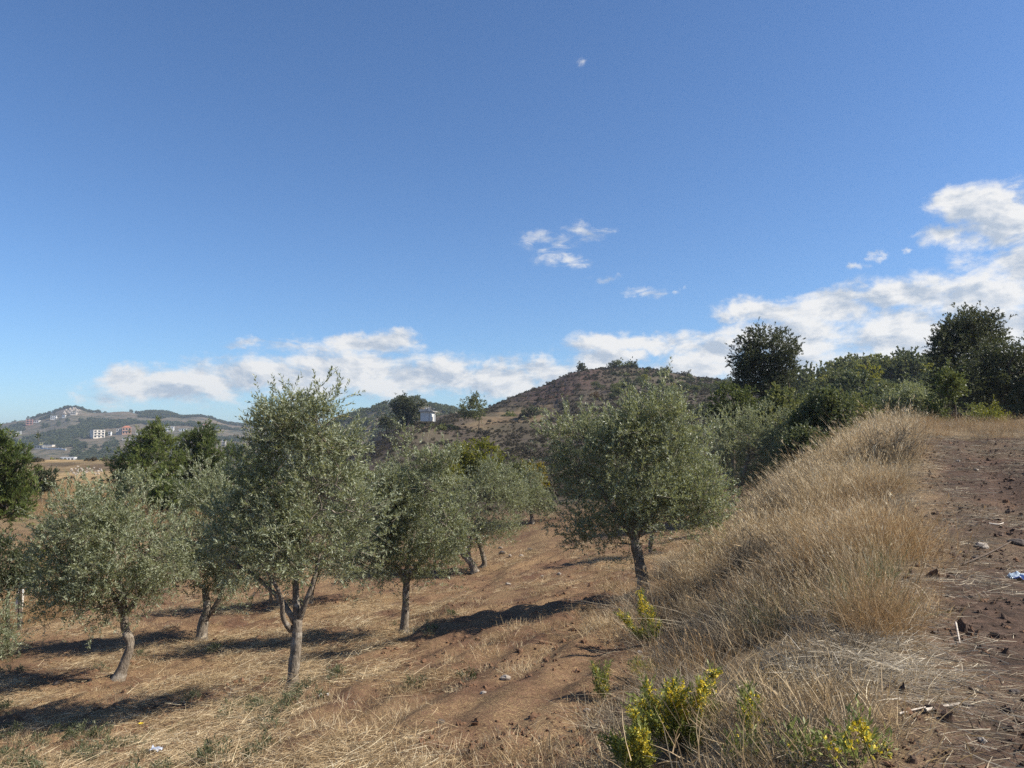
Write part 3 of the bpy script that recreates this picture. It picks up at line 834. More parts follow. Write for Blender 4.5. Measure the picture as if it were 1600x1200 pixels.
def broad(name, label, cat, base, y, blobs, leafm, n_tw=1100, n_per=14, ll=0.15, lw=0.09, seed=1, group=None, paths=None, barkm=None, tr=.2, **kw):
    u, v = base
    top = min(b[1] for b in blobs); mid = (v + top) / 2
    paths = paths or [[(u, v, tr), (u + 1, (v + mid) / 2, tr * .85), (u, mid, tr * .6)]]
    n_tw = int(n_tw * 1.15); o = dict(tw=(0.2, 0.5), gap=0.2, gapscale=0.9, shell=0.5, clus=ll * 1.5, csize=14, upw=0.4, outw=0.7, rnd=0.6, n_limb=25, limb_r=tr * .3, tint_by=0.35)
    o.update(kw)
    return px_tree(name, label, cat, group, base, paths, blobs, leafm, barkm or M_barkd, n_tw, n_per, ll, lw, y=y, seed=seed, **o)

broad('bush', 'small round dark green bush alone in the dry field at left', 'bush', (62,776), 55, [(66,750,15,15),(58,755,10,12),(74,752,10,12)], M_oak, 420, seed=31, ll=.11, lw=.07, n_limb=8, tr=.09)
broad('bush', 'dark bush at the left edge below the feathery pine', 'bush', (12,930), 21, [(10,885,28,36),(-20,880,36,44),(38,905,16,26)], M_oak, 900, seed=32, ll=.08, lw=.035, n_limb=10, tr=.05)
broad('bush', 'yellowing bush behind the concrete post', 'bush', (32,900), 24, [(34,855,22,26),(14,870,22,22),(45,880,16,20)], M_yg, 520, seed=33, ll=.08, lw=.035, n_limb=10, tr=.05, gap=.42)
oak = broad('oak_tree', 'tall dark evergreen oak standing against the clouds right of the hill', 'oak tree', (1200,672), 58,
     [(1200,535,36,26),(1172,555,30,28),(1225,545,22,26),(1195,570,46,32),(1165,590,22,24),(1222,578,22,24),(1205,610,36,32),(1215,640,28,26),(1158,580,16,12),(1242,545,8,10),(1180,520,16,10),(1150,600,9,8)],
     M_oak, 4200, 16, ll=.11, lw=.065, clus=.24, seed=41, tr=.28, group='dark evergreen oaks', n_limb=50, shell=.4)
broad('oak_tree', 'big dark evergreen oak rising beyond the end of the track', 'oak tree', (1512,655), 50,
     [(1512,515,44,28),(1490,530,30,30),(1540,520,28,30),(1512,560,54,36),(1475,555,18,22),(1555,545,18,26),(1510,600,52,36),(1468,545,8,12),(1520,494,22,10)],
     M_oak, 4400, 16, ll=.11, lw=.065, clus=.24, seed=42, tr=.3, group='dark evergreen oaks', n_limb=50, shell=.4)
broad('oak_tree', 'low wide dark oak at the right edge in front of the big oak', 'oak tree', (1565,668), 44,
     [(1560,575,48,30),(1600,570,44,36),(1530,605,36,30),(1580,620,60,34),(1625,600,50,50),(1540,565,24,20)], M_oak, 3600, 16, ll=.10, lw=.06, clus=.22, seed=43, tr=.25, group='dark evergreen oaks')
broad('tree', 'dark tree cut off by the right edge of the view', 'tree', (1622,672), 40, [(1615,620,30,36),(1650,600,50,50)], M_oak, 1000, 14, seed=44, tr=.2)
broad('bush', 'bright leafy bush between the broad dense olive and the dark oak', 'bush', (1145,690), 46,
     [(1145,635,34,26),(1125,655,24,24),(1168,640,16,26),(1150,665,32,20),(1175,615,8,10)], M_bright, 1000, seed=45, tr=.1, ll=.12, lw=.08)
broad('bush', 'low green bush under the tall dark oak', 'bush', (1222,690), 42, [(1222,640,22,26),(1205,660,24,22),(1240,660,20,24)], M_wood_mid, 800, seed=46, tr=.1)
broad('bush', 'dark rounded bush left of the grassy crest of the bank', 'bush', (1288,706), 33,
     [(1288,655,36,32),(1262,670,22,28),(1315,655,20,26),(1290,630,24,14),(1280,690,34,18)], M_dgreen, 1500, seed=47, tr=.1, ll=.1, lw=.065)
broad('bush', 'mid green bush between the dark rounded bush and the grass crest', 'bush', (1330,690), 36,
     [(1330,640,24,18),(1345,655,22,18),(1318,665,20,18),(1345,625,14,8)], M_wood_mid, 900, seed=48, tr=.08, ll=.1, lw=.05)
broad('bush', 'deep shaded bush behind the rounded grey green olive', 'bush', (1255,735), 29,
     [(1250,700,18,26),(1240,720,16,18),(1265,690,14,20)], M_dgreen, 700, seed=49, tr=.06, ll=.08, lw=.05)
broad('bush', 'grey green olive like bush above the grass crest', 'bush', (1418,660), 36,
     [(1418,628,28,14),(1400,635,20,12),(1440,632,18,12),(1425,615,12,8)], M_olive, 900, seed=50, tr=.06, ll=.1, lw=.03)
broad('bush', 'green bush with spreading shoots left of the big dark oak', 'bush', (1492,668), 33,
     [(1490,625,22,20),(1478,608,14,16),(1505,640,18,14),(1470,635,16,18),(1515,632,10,6),(1485,590,8,12)], M_bright, 900, seed=51, tr=.06, ll=.1, lw=.05, gap=.4)
broad('bush', 'golden green broom bush at the far edge of the track', 'bush', (1540,671), 29,
     [(1540,655,16,10),(1532,650,9,7),(1552,660,9,7)], M_yg, 500, seed=52, tr=.03, ll=.08, lw=.02, n_limb=4)
broad('tree', 'yellow green autumn tree behind the straight olive', 'tree', (742,790), 60,
     [(745,708,34,17),(725,720,22,18),(768,715,20,16),(745,735,40,20),(712,725,14,12)], M_yg, 1100, seed=53, tr=.12, ll=.13, lw=.09)
broad('tree', 'darker yellowing tree left of the yellow green tree', 'tree', (708,790), 57, [(706,735,14,18),(700,755,18,18)], M_yg, 450, seed=54, tr=.1, ll=.12, lw=.08)
broad('tree', 'small bright yellow tree right of the yellow green tree', 'tree', (836,790), 58, [(836,742,13,16),(842,755,10,14),(828,735,7,9)], M_yellow, 420, seed=55, tr=.07, ll=.12, lw=.08)
broad('tree', 'pale green tree between the two yellow trees', 'tree', (808,792), 56, [(808,745,18,20),(795,755,16,18)], M_wood_mid, 480, seed=56, tr=.08, ll=.12, lw=.06)
# on the hill
broad('pine_tree', 'dense dark pine standing beside the white hut', 'pine tree', (637,664), 202,
     [(638,622,15,8),(628,632,14,9),(648,630,12,9),(636,642,20,10),(655,634,6,4),(630,654,14,9),(650,650,12,8),(620,640,6,6),(640,614,7,4)], M_oak, 1100, 12, ll=.4, lw=.16, seed=61, tr=.25, gapscale=2.0, group='trees on the near hill', tw=(.3, .8), n_limb=14)
broad('tree', 'small dark tree on the slope left of the dense dark pine', 'tree', (603,672), 196, [(603,660,9,8),(610,664,8,7)], M_oak, 260, 12, ll=.35, lw=.16, seed=62, tr=.15, group='trees on the near hill', tw=(.3, .7), n_limb=6)
broad('tree', 'two lobed grey green tree on the hill right of the white hut', 'tree', (748,660), 205, [(728,634,13,14),(746,630,11,13),(738,643,18,9),(755,640,6,9)], M_wood_mid, 800, 12, ll=.32, lw=.13, seed=63, tr=.12, group='trees on the near hill', tw=(.3, .7), n_limb=10)
broad('bush', 'single round dark bush on the terraced hillside', 'bush', (829,655), 232, [(828,645,14,9),(836,648,9,7)], M_oak, 420, 12, ll=.35, lw=.18, seed=64, tr=.15, tw=(.3, .7), n_limb=5)
broad('bush', 'bare reddish thicket on the hill scar', 'bush', (882,650), 268, [(882,628,20,16),(870,638,16,12),(895,635,14,14)], M_red, 420, 10, ll=.8, lw=.07, seed=65, tr=.1, tw=(.5, 1.2), n_limb=6, upw=1.2)
for (u, v, rw, rh, mt, lab, sd) in [
    (970,572,10,8,M_wood_mid,'largest spreading tree on the hilltop skyline',1), (957,575,4,4,M_oak,'tiny round tree left of the largest hilltop tree',2),
    (989,573,4,6,M_oak,'small upright tree right of the largest hilltop tree',3), (982,576,5,4,M_oak,'low bush between the two hilltop trees',4),
    (1041,583,5,5,M_oak,'lone round tree on the right shoulder of the hilltop',5), (1068,588,7,5,M_scrub,'brownish dome of brush on the right shoulder of the hilltop',6),
    (908,577,5,4,M_oak,'dark tuft of brush on the left shoulder of the hilltop',7), (955,592,9,8,M_yg,'yellowish bush just below the hilltop skyline',8)]:
    broad('tree' if 'tree' in lab else 'bush', lab, 'tree' if 'tree' in lab else 'bush', (u, v + rh), 322 if sd < 8 else 312,
          [(u, v - rh * .4, rw, rh * .75), (u + rw * .4, v, rw * .6, rh * .5), (u - rw * .4, v - rh * .1, rw * .6, rh * .5)], mt, 150, 10, ll=.5, lw=.28, seed=70 + sd, tr=.12, tw=(.3, .7), n_limb=4, group='trees on the hilltop')

# copies: forest on the right slope, brush on the shaded hill
def proto(name, leafm, hgt, wid, seed, n_tw=300, ll=.42, lw=.26):
    rng = np.random.default_rng(seed)
    root = empty(name, (0, 0, 0))
    B = [(rng.normal(0, wid * .22), rng.normal(0, wid * .22), hgt * rng.uniform(.35, .8), wid * rng.uniform(.22, .36), wid * rng.uniform(.22, .36), hgt * rng.uniform(.13, .22)) for _ in range(9)]
    B.append((0, 0, hgt * .82, wid * .25, wid * .25, hgt * .17))
    mb = MB(); mb.tube(crom([(0, 0, -.4), (.1, 0, hgt * .3), (0, .1, hgt * .6)], 3), np.linspace(.2, .07, 7), 7, wob=.15)
    limbs(mb, np.array([[0, 0, hgt * .35], [0, 0, hgt * .55]]), B, 8, rng, .08)
    link('trunk', mb.mesh('trunk', M_barkd, True), root)
    link('crown', crown('crown', B, [leafm, M_twig], n_tw, 12, ll, lw, tw=(.3, .8), gap=.32, gapscale=1.3, seed=seed, tint_by=.4, stems=False), root)
    return root
kinds = [('mid green', M_wood_mid, 7.0, 6.0), ('yellow green', M_yg, 6.5, 5.5), ('dark green', M_dgreen, 7.0, 6.2), ('rust tinted', M_rust, 6.2, 5.0), ('grey green', M_farwood, 7.2, 5.6)]
protos = [proto('forest_tree', k[1], k[2], k[3], 80 + i) for i, k in enumerate(kinds)]
used = [False] * len(kinds)
ORD = ['first', 'second', 'third', 'fourth', 'fifth', 'sixth', 'seventh', 'eighth', 'ninth', 'tenth', 'eleventh', 'twelfth', 'thirteenth', 'fourteenth', 'fifteenth', 'sixteenth', 'seventeenth', 'eighteenth', 'nineteenth', 'twentieth']
rf = random.Random(8)
def place(kidx, pos, sc, rz, label, group):
    o = protos[kidx]
    if used[kidx]:
        o = copy_tree(o, pos, rz, sc)
    else:
        used[kidx] = True; o.location = pos; o.rotation_euler = (0, 0, rz); o.scale = sc
    return tag(o, label, 'tree', group)
for row, yr, us, szr in [('skyline', 172, np.linspace(1238, 1478, 15), (.9, 1.15)), ('middle row', 140, np.linspace(1240, 1470, 13), (.8, 1.05)), ('lower row', 108, np.linspace(1236, 1475, 12), (.55, .85)), ('front row', 76, np.linspace(1240, 1470, 9), (.35, .5))]:
    for i, u in enumerate(us):
        kx = rf.choices(range(5), [5, 2.6, 1.2, 1.6, 3] if row != 'front row' else [3.5, 1, 1.2, .6, 2.5])[0]
        s = rf.uniform(*szr)
        if row == 'skyline' and i < 3: s *= .6
        p = gp(u + rf.uniform(-6, 6), yr + rf.uniform(-12, 12))
        place(kx, p - np.array([0, 0, .3]), (s * rf.uniform(.9, 1.15), s, s * rf.uniform(.85, 1.15)), rf.uniform(0, 6.28),
              f'{kinds[kx][0]} forest tree, {ORD[i]} from the tall dark oak in the {row}', 'forest trees on the right slope')
k = 0
for row, yr, us, sz in [('upper part', 262, np.linspace(935, 1125, 11), .42), ('middle part', 235, np.linspace(930, 1130, 10), .45), ('lower part', 165, np.linspace(915, 1130, 10), .42), ('foot', 105, np.linspace(560, 900, 9), .26)]:
    for i, u in enumerate(us):
        kx = rf.choices(range(5), [3, 1, 5, .7, 3])[0]
        s = sz * rf.uniform(.6, 1.2)
        p = gp(u + rf.uniform(-9, 9), yr + rf.uniform(-18, 18))
        place(kx, p - np.array([0, 0, .3]), (s * 1.25, s * 1.25, s), rf.uniform(0, 6.28),
              f'small {kinds[kx][0]} tree, {ORD[i]} from left on the {row} of the shaded hillside', 'small trees on the shaded hillside')

# ------------------------------------------------------------------ the white hut and far houses
def wall_mat(name, a, b):
    return plain(name, a, b, 1.5, bdist=0.005)
M_white = wall_mat('whitewash', (0.52, 0.52, 0.50), (0.66, 0.66, 0.64))  # greyed white: the tree's shade on the hut is put into this colour
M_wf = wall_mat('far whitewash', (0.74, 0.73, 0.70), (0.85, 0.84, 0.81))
M_conc = wall_mat('bare concrete', (0.30, 0.29, 0.27), (0.42, 0.41, 0.39))
M_cream = wall_mat('cream render', (0.55, 0.50, 0.42), (0.68, 0.62, 0.54))
M_orange = wall_mat('orange render', (0.44, 0.25, 0.16), (0.52, 0.31, 0.21))
M_redw = wall_mat('red brick wall', (0.34, 0.17, 0.12), (0.42, 0.22, 0.17))
M_tile = wall_mat('roof tile', (0.36, 0.13, 0.07), (0.45, 0.18, 0.10))
M_yel = wall_mat('yellow render', (0.60, 0.52, 0.18), (0.68, 0.6, 0.25))
M_glass, tg = mat('dark window glass'); finish(tg, (0.02, 0.024, 0.028), 0.15, 0.5)
M_steel = plain('grey sheet', (0.22, 0.23, 0.24), (0.32, 0.33, 0.34), 8)
M_black, tb = mat('black plastic'); finish(tb, (0.012, 0.012, 0.014), 0.45, 0.4)

def part(name, mb, m, parent, smooth=False):
    return link(name, mb.mesh(name, m, smooth), parent)
def hut():
    y0 = 199.0; k = y0 / FOC
    g = gp(668, y0)
    zb = at(668, 656, y0)[2]; zt = at(668, 641, y0)[2]
    h = zt - zb + .4
    r = empty('hut', (g[0], y0, zb - .4), rad(-14))
    r.scale = (.85, .85, .85)
    tag(r, 'small white flat roofed hut with a grey roof terrace beside the dense dark pine', 'hut')
    w, d = 3.5, 3.0
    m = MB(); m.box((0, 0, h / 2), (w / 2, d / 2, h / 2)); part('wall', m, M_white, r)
    m = MB(); m.box((.2, -.15, h + .10), (w / 2 + .55, d / 2 + .5, .10)); part('roof_slab', m, M_conc, r)
    m = MB()
    m.box((-.6, -d / 2 - .1, h + .48), (1.5, .07, .28)); m.box((-.6, d / 2, h + .48), (1.5, .07, .28)); m.box((-2.0, -.05, h + .48), (.07, d / 2 - .12, .28))
    part('parapet', m, M_conc, r)
    for xx in (-.75, .15):
        m = MB(); m.tube([(xx, .4, h + .2), (xx, .4, h + .5), (xx, .4, h + 1.2), (xx, .4, h + 1.25)], [.34, .36, .36, .3], 12); part('water_tank', m, M_steel, r, False)
    m = MB(); m.box((1.25, -d / 2 - .1, h + .75), (.12, .12, .55)); part('chimney', m, M_conc, r)
    m = MB(); m.box((1.75, -1.2, h + .95), (.8, .5, .04)); m.box((2.3, -1.3, h + .55), (.04, .04, .36)); part('canopy', m, M_steel, r)
    m = MB(); m.box((-w / 2 - .01, -.5, 1.75), (.03, .38, .5)); f = part('window', m, M_conc, r)
    m = MB(); m.box((-w / 2 - .03, -.5, 1.75), (.03, .3, .42)); link('pane', m.mesh('pane', M_glass), f)
    m = MB(); m.box((1.05, -d / 2 - .02, h * .5 - .1), (.09, .05, h * .5 - .12)); part('pillar', m, M_conc, r)
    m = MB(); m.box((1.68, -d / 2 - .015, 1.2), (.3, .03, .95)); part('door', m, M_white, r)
    m = MB(); m.box((2.55, -.8, 1.0), (.03, .7, 1.0)); part('side_screen', m, M_steel, r)
hut()

HOMES = []
def house(u, v, wpx, hpx, wm, label, rz=0.2, roof='flat', name='house', floors=2, cols=3, cat='house', gallery=False):
    b = hit(u, v + hpx / 2, 300)
    HOMES.append((u, b[1], wpx))
    k = b[1] / FOC; w, h = wpx * k * 1.15, hpx * k * 1.15
    d = max(w * .75, 5); d = min(d, 14)
    r = empty(name, (b[0], b[1], b[2] - 1.0), rz); tag(r, label, cat, 'houses on the distant hillside')
    m = MB(); m.box((0, 0, h / 2 + .5), (w / 2, d / 2, h / 2 + .5)); part('wall', m, wm, r)
    if roof == 'hip':
        m = MB(); m.box((0, 0, h + 1.0 + h * .14), (w / 2 + .5, d / 2 + .5, h * .14), taper=.25); part('roof', m, M_tile, r)
    else:
        m = MB(); m.box((0, 0, h + 1.12), (w / 2 + .3, d / 2 + .3, .14)); part('roof', m, M_conc if wm is not M_wf else M_wf, r)
    if h > 3.5:
        fh = h / floors
        for f in range(floors):
            for c in range(cols):
                for side in (0, 1):
                    n = cols if side == 0 else max(2, cols - 1)
                    if c >= n: continue
                    m = MB()
                    if side == 0:
                        x = (c + .5) / n * w - w / 2
                        m.box((x, -d / 2 - .03, 1 + fh * (f + .5)), (w / n * .28, .06, fh * .27))
                    else:
                        x = (c + .5) / n * d - d / 2
                        m.box((w / 2 + .03, x, 1 + fh * (f + .5)), (.06, d / n * .28, fh * .27))
                    part('window', m, M_glass, r)
            if f:
                m = MB(); m.box((0, -d / 2 - .5, 1 + fh * f), (w / 2 * .8, .55, .12)); part('balcony', m, M_conc if wm is not M_white else M_cream, r)
    return r
house(152,679,15,11,M_cream,'unfinished pale concrete block of open floors, largest on the left hillside',.9,floors=3,cols=3,name='apartment_block',cat='apartment block')
house(198,674,11,9,M_orange,'orange house right of the pale concrete block',.4,'hip')
house(187,675,8,8,M_cream,'cream house touching the left side of the orange house',.3)
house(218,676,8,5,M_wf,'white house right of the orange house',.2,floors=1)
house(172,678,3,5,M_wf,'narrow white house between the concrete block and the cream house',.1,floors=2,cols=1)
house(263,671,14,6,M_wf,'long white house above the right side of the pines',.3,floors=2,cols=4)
house(322,667,9,5,M_cream,'pale house with a red roof at the right end of the hillside',.3,'hip',floors=1)
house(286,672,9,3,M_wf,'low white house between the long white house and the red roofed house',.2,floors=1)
house(46,660,8,8,M_redw,'red brick building on the left shoulder of the summit',.5,floors=3,cols=2)
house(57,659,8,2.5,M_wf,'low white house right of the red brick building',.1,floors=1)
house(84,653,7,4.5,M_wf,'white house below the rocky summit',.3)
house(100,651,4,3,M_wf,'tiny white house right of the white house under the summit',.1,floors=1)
house(115,646,7,4,M_cream,'pinkish cream house at the rocky summit',.3)
house(29,677,6,4.5,M_wf,'white house on the far left slope',.4)
house(66,693,6,3.5,M_yel,'small yellow house above the long white wall',.2,floors=1)
house(77,697,11,3,M_cream,'long low cream shed right of the small yellow house',.1,floors=1)
house(62,699,10,4,M_conc,'dark grey shed left of the low cream shed',.1,floors=1)
house(107,718,17,5,M_wf,'pale house just behind the dry field ridge',.25,floors=1,cols=4)
house(205,686,20,3,M_cream,'pale terrace building below the orange house',.2,floors=1,cols=4)
house(350,693,5,9,M_cream,'narrow cream house seen left of the tall open olive',.2,floors=3,cols=1)
def farwall():
    a, b = hit(57,701,300), hit(103,704,300)
    pts = [a + (b - a) * q for q in np.linspace(0, 1, 9)]
    m = MB()
    for p, q in zip(pts[:-1], pts[1:]):
        z0, z1 = Hs(p[0], p[1]), Hs(q[0], q[1]); c = (p + q) / 2
        m.box((c[0] - a[0], c[1] - a[1], (z0 + z1) / 2 + .6 - a[2]), (np.hypot(q[0] - p[0], q[1] - p[1]) / 2, .3, 1.3), math.atan2(q[1] - p[1], q[0] - p[0]))
    tag(link('retaining_wall', m.mesh('retaining_wall', M_wf), None, a), 'long white retaining wall on the lower left hillside', 'wall')
farwall()

# ------------------------------------------------------------------ scattered cover (uncountable): points carry copies of small clumps
def scatter(name, label, pts, scale, rot, protos_me, seed=0, kind='stuff'):
    """one object: points with an instancing node tree; clump meshes never stand in the scene by themselves"""
    me = bpy.data.meshes.new(name)
    n = len(pts)
    me.vertices.add(n); me.vertices.foreach_set('co', np.asarray(pts, np.float32).reshape(-1))
    a = me.attributes.new('sc', 'FLOAT', 'POINT'); a.data.foreach_set('value', np.asarray(scale, np.float32))
    a = me.attributes.new('ro', 'FLOAT_VECTOR', 'POINT'); a.data.foreach_set('vector', np.asarray(rot, np.float32).reshape(-1))
    a = me.attributes.new('pick', 'INT', 'POINT'); a.data.foreach_set('value', np.random.default_rng(seed).integers(0, len(protos_me), n).astype(np.int32))
    o = link(name, me)
    g = bpy.data.node_groups.new(name + '_scatter', 'GeometryNodeTree')
    g.interface.new_socket('Geometry', in_out='INPUT', socket_type='NodeSocketGeometry')
    g.interface.new_socket('Geometry', in_out='OUTPUT', socket_type='NodeSocketGeometry')
    N, L = g.nodes, g.links
    gi, go = N.new('NodeGroupInput'), N.new('NodeGroupOutput')
    iop = N.new('GeometryNodeInstanceOnPoints')
    iop.inputs['Pick Instance'].default_value = True
    gj = N.new('GeometryNodeGeometryToInstance')
    for pm in reversed(protos_me):
        po = bpy.data.objects.new(pm.name, pm)
        oi = N.new('GeometryNodeObjectInfo'); oi.inputs['Object'].default_value = po; oi.inputs['As Instance'].default_value = False
        L.new(oi.outputs['Geometry'], gj.inputs[0])
    def na(nm, typ):
        q = N.new('GeometryNodeInputNamedAttribute'); q.data_type = typ; q.inputs['Name'].default_value = nm
        return q.outputs[0]
    L.new(gi.outputs[0], iop.inputs['Points']); L.new(gj.outputs[0], iop.inputs['Instance'])
    L.new(na('pick', 'INT'), iop.inputs['Instance Index'])
    L.new(na('ro', 'FLOAT_VECTOR'), iop.inputs['Rotation'])
    L.new(na('sc', 'FLOAT'), iop.inputs['Scale'])
    L.new(iop.outputs[0], go.inputs[0])
    md = o.modifiers.new('scatter', 'NODES'); md.node_group = g
    return tag(o, label, kind=kind)

def blades(n, spread, hgt, wid, lean, curve, nseg, m, name, seed, heads=0.0, lie=False, bias=(0, 0)):
    rng = np.random.default_rng(seed)
    p = rng.normal(0, spread, (n, 2))
    h = hgt * rng.uniform(.45, 1.15, n)
    az = rng.uniform(0, 2 * np.pi, n)
    le = np.abs(rng.normal(0, lean, n))
    dx = np.cos(az) * np.sin(le) + p[:, 0] * .5 / max(spread, .01) * lean * .6 + bias[0]
    dy = np.sin(az) * np.sin(le) + p[:, 1] * .5 / max(spread, .01) * lean * .6 + bias[1]
    dz = np.cos(le)
    if lie:
        dx, dy, dz = np.cos(az), np.sin(az), np.abs(rng.normal(0, .16, n))
    d = unit(np.c_[dx, dy, dz])
    cv = unit(np.c_[np.cos(az + rng.normal(0, 1, n)), np.sin(az + rng.normal(0, 1, n)), -.25 * np.ones(n)]) * (curve * rng.uniform(.2, 1.2, n))[:, None]
    side = unit(np.cross(d, rng.normal(size=(n, 3))))
    base = np.c_[p, rng.uniform(0, .02, n) if lie else np.full(n, -.03)]
    V = []
    for k in range(nseg + 1):
        w = k / nseg
        c = base + (d * w + cv * w * w) * h[:, None]
        if lie: c[:, 2] = np.maximum(c[:, 2], .006 + .02 * rng.random(n))
        ww = wid * (1 - .7 * w) * rng.uniform(.7, 1.3, n)
        V.append(np.stack([c - side * ww[:, None] / 2, c + side * ww[:, None] / 2], 1))
    V = np.stack(V, 1)            # n, seg+1, 2, 3
    idx = np.arange(n * (nseg + 1) * 2).reshape(n, nseg + 1, 2)
    Q = np.stack([idx[:, :-1, 0], idx[:, :-1, 1], idx[:, 1:, 1], idx[:, 1:, 0]], -1).reshape(-1, 4)
    tint = np.repeat(rng.beta(1.8, 1.8, n), nseg)
    VV = V.reshape(-1, 3)
    nh = int(n * heads)
    if nh:
        tip = V[:nh, -1].mean(1); dirv = unit(V[:nh, -1].mean(1) - V[:nh, -2].mean(1))
        HV = []; HT = []
        for q in range(3):
            s2 = unit(np.cross(dirv, rng.normal(size=(nh, 3))))
            l = hgt * rng.uniform(.06, .14, nh)[:, None]
            st_ = tip - dirv * l * rng.uniform(.2, .9, nh)[:, None]
            en = st_ + unit(dirv + s2 * .25) * l
            md_ = (st_ + en) / 2 + s2 * wid * .9
            HV.append(np.stack([st_, md_, en, (st_ + en) / 2 - s2 * wid * .6], 1).reshape(-1, 3))
        HV = np.concatenate(HV)
        HQ = np.arange(len(HV)).reshape(-1, 4) + len(VV)
        VV = np.r_[VV, HV]; Q = np.r_[Q, HQ]; tint = np.r_[tint, rng.uniform(.5, 1, len(HQ))]
    return mesh_np(name, VV, Q, m, attrs={'tint': ('FACE', tint)})

def on_surface(x, y, dz=0.0):
    return np.c_[x, y, H(x, y) + dz]

def xy_from_st(s, t):
    return 0.479 * s - 0.878 * t, 0.878 * s + 0.479 * t

OUTW = (-0.16, 0.07)      # the stalks lean down the bank
CLEAR = []
for (u, v, fr) in ((1062,1172,.42),(1062,1230,.4),(1012,1205,.3),(1020,1010,.3),(1010,1050,.25),(1012,1062,.2),(940,1092,.2),(1345,1200,.15),(1180,1165,.15),(1030,1110,.35)):
    q = hit(u, v); CLEAR.append((q[0], q[1], fr))
    # nothing tall between the plant and the eye
    CLEAR.append((q[0] * .9, q[1] * .9, fr * .8))
def grass():
    rng = np.random.default_rng(3)
    tall = [blades(34, .24, 1.0, .0062, .26, .35, 5, M_straw, 'tall_straw', 200 + i, heads=.3, bias=OUTW) for i in range(6)]
    rust = [blades(70, .24, .62, .0055, .5, .4, 4, M_rustgrass, 'rust_tuft', 210 + i, heads=.15) for i in range(5)]
    grey = [blades(60, .26, .58, .0058, .95, .7, 4, M_deadgrey, 'grey_tangle', 220 + i) for i in range(6)]
    flatp = [blades(75, .28, .34, .0055, 0, .3, 3, M_pale, 'fallen_pale', 280 + i, lie=True) for i in range(4)]
    dark = [blades(70, .2, .5, .008, .6, .45, 3, M_greyshrub, 'dark_brush', 260 + i) for i in range(3)]
    green = [blades(45, .13, .42, .009, .45, .3, 3, M_weed, 'bank_herb', 270 + i) for i in range(3)]
    short = [blades(70, .2, .22, .007, .6, .4, 3, M_straw, 'short_straw', 230 + i) for i in range(3)]
    flat = [blades(55, .3, .34, .007, 0, .12, 2, M_straw, 'fallen_straw', 240 + i, lie=True) for i in range(4)]
    flatg = [blades(45, .28, .30, .007, 0, .12, 2, M_deadgrey, 'fallen_grey', 250 + i, lie=True) for i in range(3)]
    def rnd_bank(n, s0, s1, t0, t1, pw=1.0):
        s = s0 + (s1 - s0) * rng.random(n) ** pw; t = rng.uniform(t0, t1, n) * foot(s) / 5.0
        return s, t
    def emit(name, label, s, t, pr, sc, keepf=None, tilt=.12, seed=0):
        x, y = xy_from_st(s, t)
        if keepf is not None:
            k = keepf(x, y, s, t); x, y, s, t = x[k], y[k], s[k], t[k]
        k = (y > 3.4) & (nz(x, y, 1.05, 350) * .65 + nz(x, y, .45, 351) * .35 > .465) & ((t < .92 * foot(s)) | (s > 10))
        for (fx, fy, fr) in CLEAR:
            k &= (x - fx) ** 2 + (y - fy) ** 2 > (fr * rng.uniform(.6, 1.1, len(x))) ** 2
        x, y, s, t = x[k], y[k], s[k], t[k]
        sca = sc(s, t, rng) if callable(sc) else rng.uniform(*sc, len(x))
        if pr is tall or pr is rust or pr is grey:      # stands of unequal height
            sca = sca * (.5 + .95 * nz(x, y, 2.3, 360))
        rot = np.c_[rng.normal(0, tilt, len(x)), rng.normal(0, tilt, len(x)), rng.uniform(0, 6.28, len(x)) if pr is not tall else rng.uniform(-.7, .7, len(x))]
        scatter(name, label, on_surface(x, y), sca, rot, pr, seed)
    nz = lambda x, y, sc, sd: vnoise(x / sc, y / sc, 0, sd)
    # tall straw along the crest and upper bank
    s, t = rnd_bank(5600, 7.0, 31, .75, 4.3, 1.0)
    emit('tall_dry_grass', 'tall straw coloured dry grass standing along the bank', s, t, tall,
         lambda s, t, r: r.uniform(.55, 1.0, len(s)) * (0.5 + .6 * sstep(8, 16, s)) * (1 - .35 * sstep(.6, 1.0, t / foot(s))),
         lambda x, y, s, t: (nz(x, y, 1.5, 301) > .5) & (rng.random(len(x)) < .2 + .8 * sstep(7, 13, s)), seed=1)
    em = [blades(9, .3, 1.25, .0055, .2, .35, 6, M_straw, 'emergent_stalk', 290 + i, heads=.85, bias=(-.22, .1)) for i in range(5)]
    s, t = rnd_bank(620, 8.0, 31, .7, 3.6, 1.0)
    emit('emergent_stalks', 'tall wispy pale stalks rising above the grass of the bank', s, t, em, (.7, 1.1), lambda x, y, s, t: nz(x, y, 2.2, 315) > .42, seed=34)
    s, t = rnd_bank(2600, 5.6, 31, .5, 5.0, 1.0)
    emit('rust_brown_grass', 'finer rust brown dry grass in tufts on the bank', s, t, rust, lambda s, t, r: r.uniform(.5, 1.05, len(s)) * (.55 + .45 * sstep(6, 9, s)), lambda x, y, s, t: nz(x, y, 1.7, 302) > .56, seed=2)
    s, t = rnd_bank(5200, 2.6, 30, .8, 5.4, 1.15)
    emit('tangled_dead_grass', 'grey tangled dead grass matted over the bank', s, t, grey, lambda s, t, r: r.uniform(.5, 1.1, len(s)) * (.42 + .5 * sstep(5, 10, s)), lambda x, y, s, t: nz(x, y, 1.2, 303) > .46, seed=3)
    s, t = rnd_bank(2600, 4.0, 30, .8, 4.8, 1.0)
    emit('dark_undergrowth', 'dark dead brush under the grass of the bank', s, t, dark, lambda s, t, r: r.uniform(.5, 1.1, len(s)) * (.5 + .5 * sstep(6, 12, s)), lambda x, y, s, t: nz(x, y, 1.3, 312) > .58, seed=31)
    s, t = rnd_bank(420, 6.0, 30, .6, 5.0, 1.0)
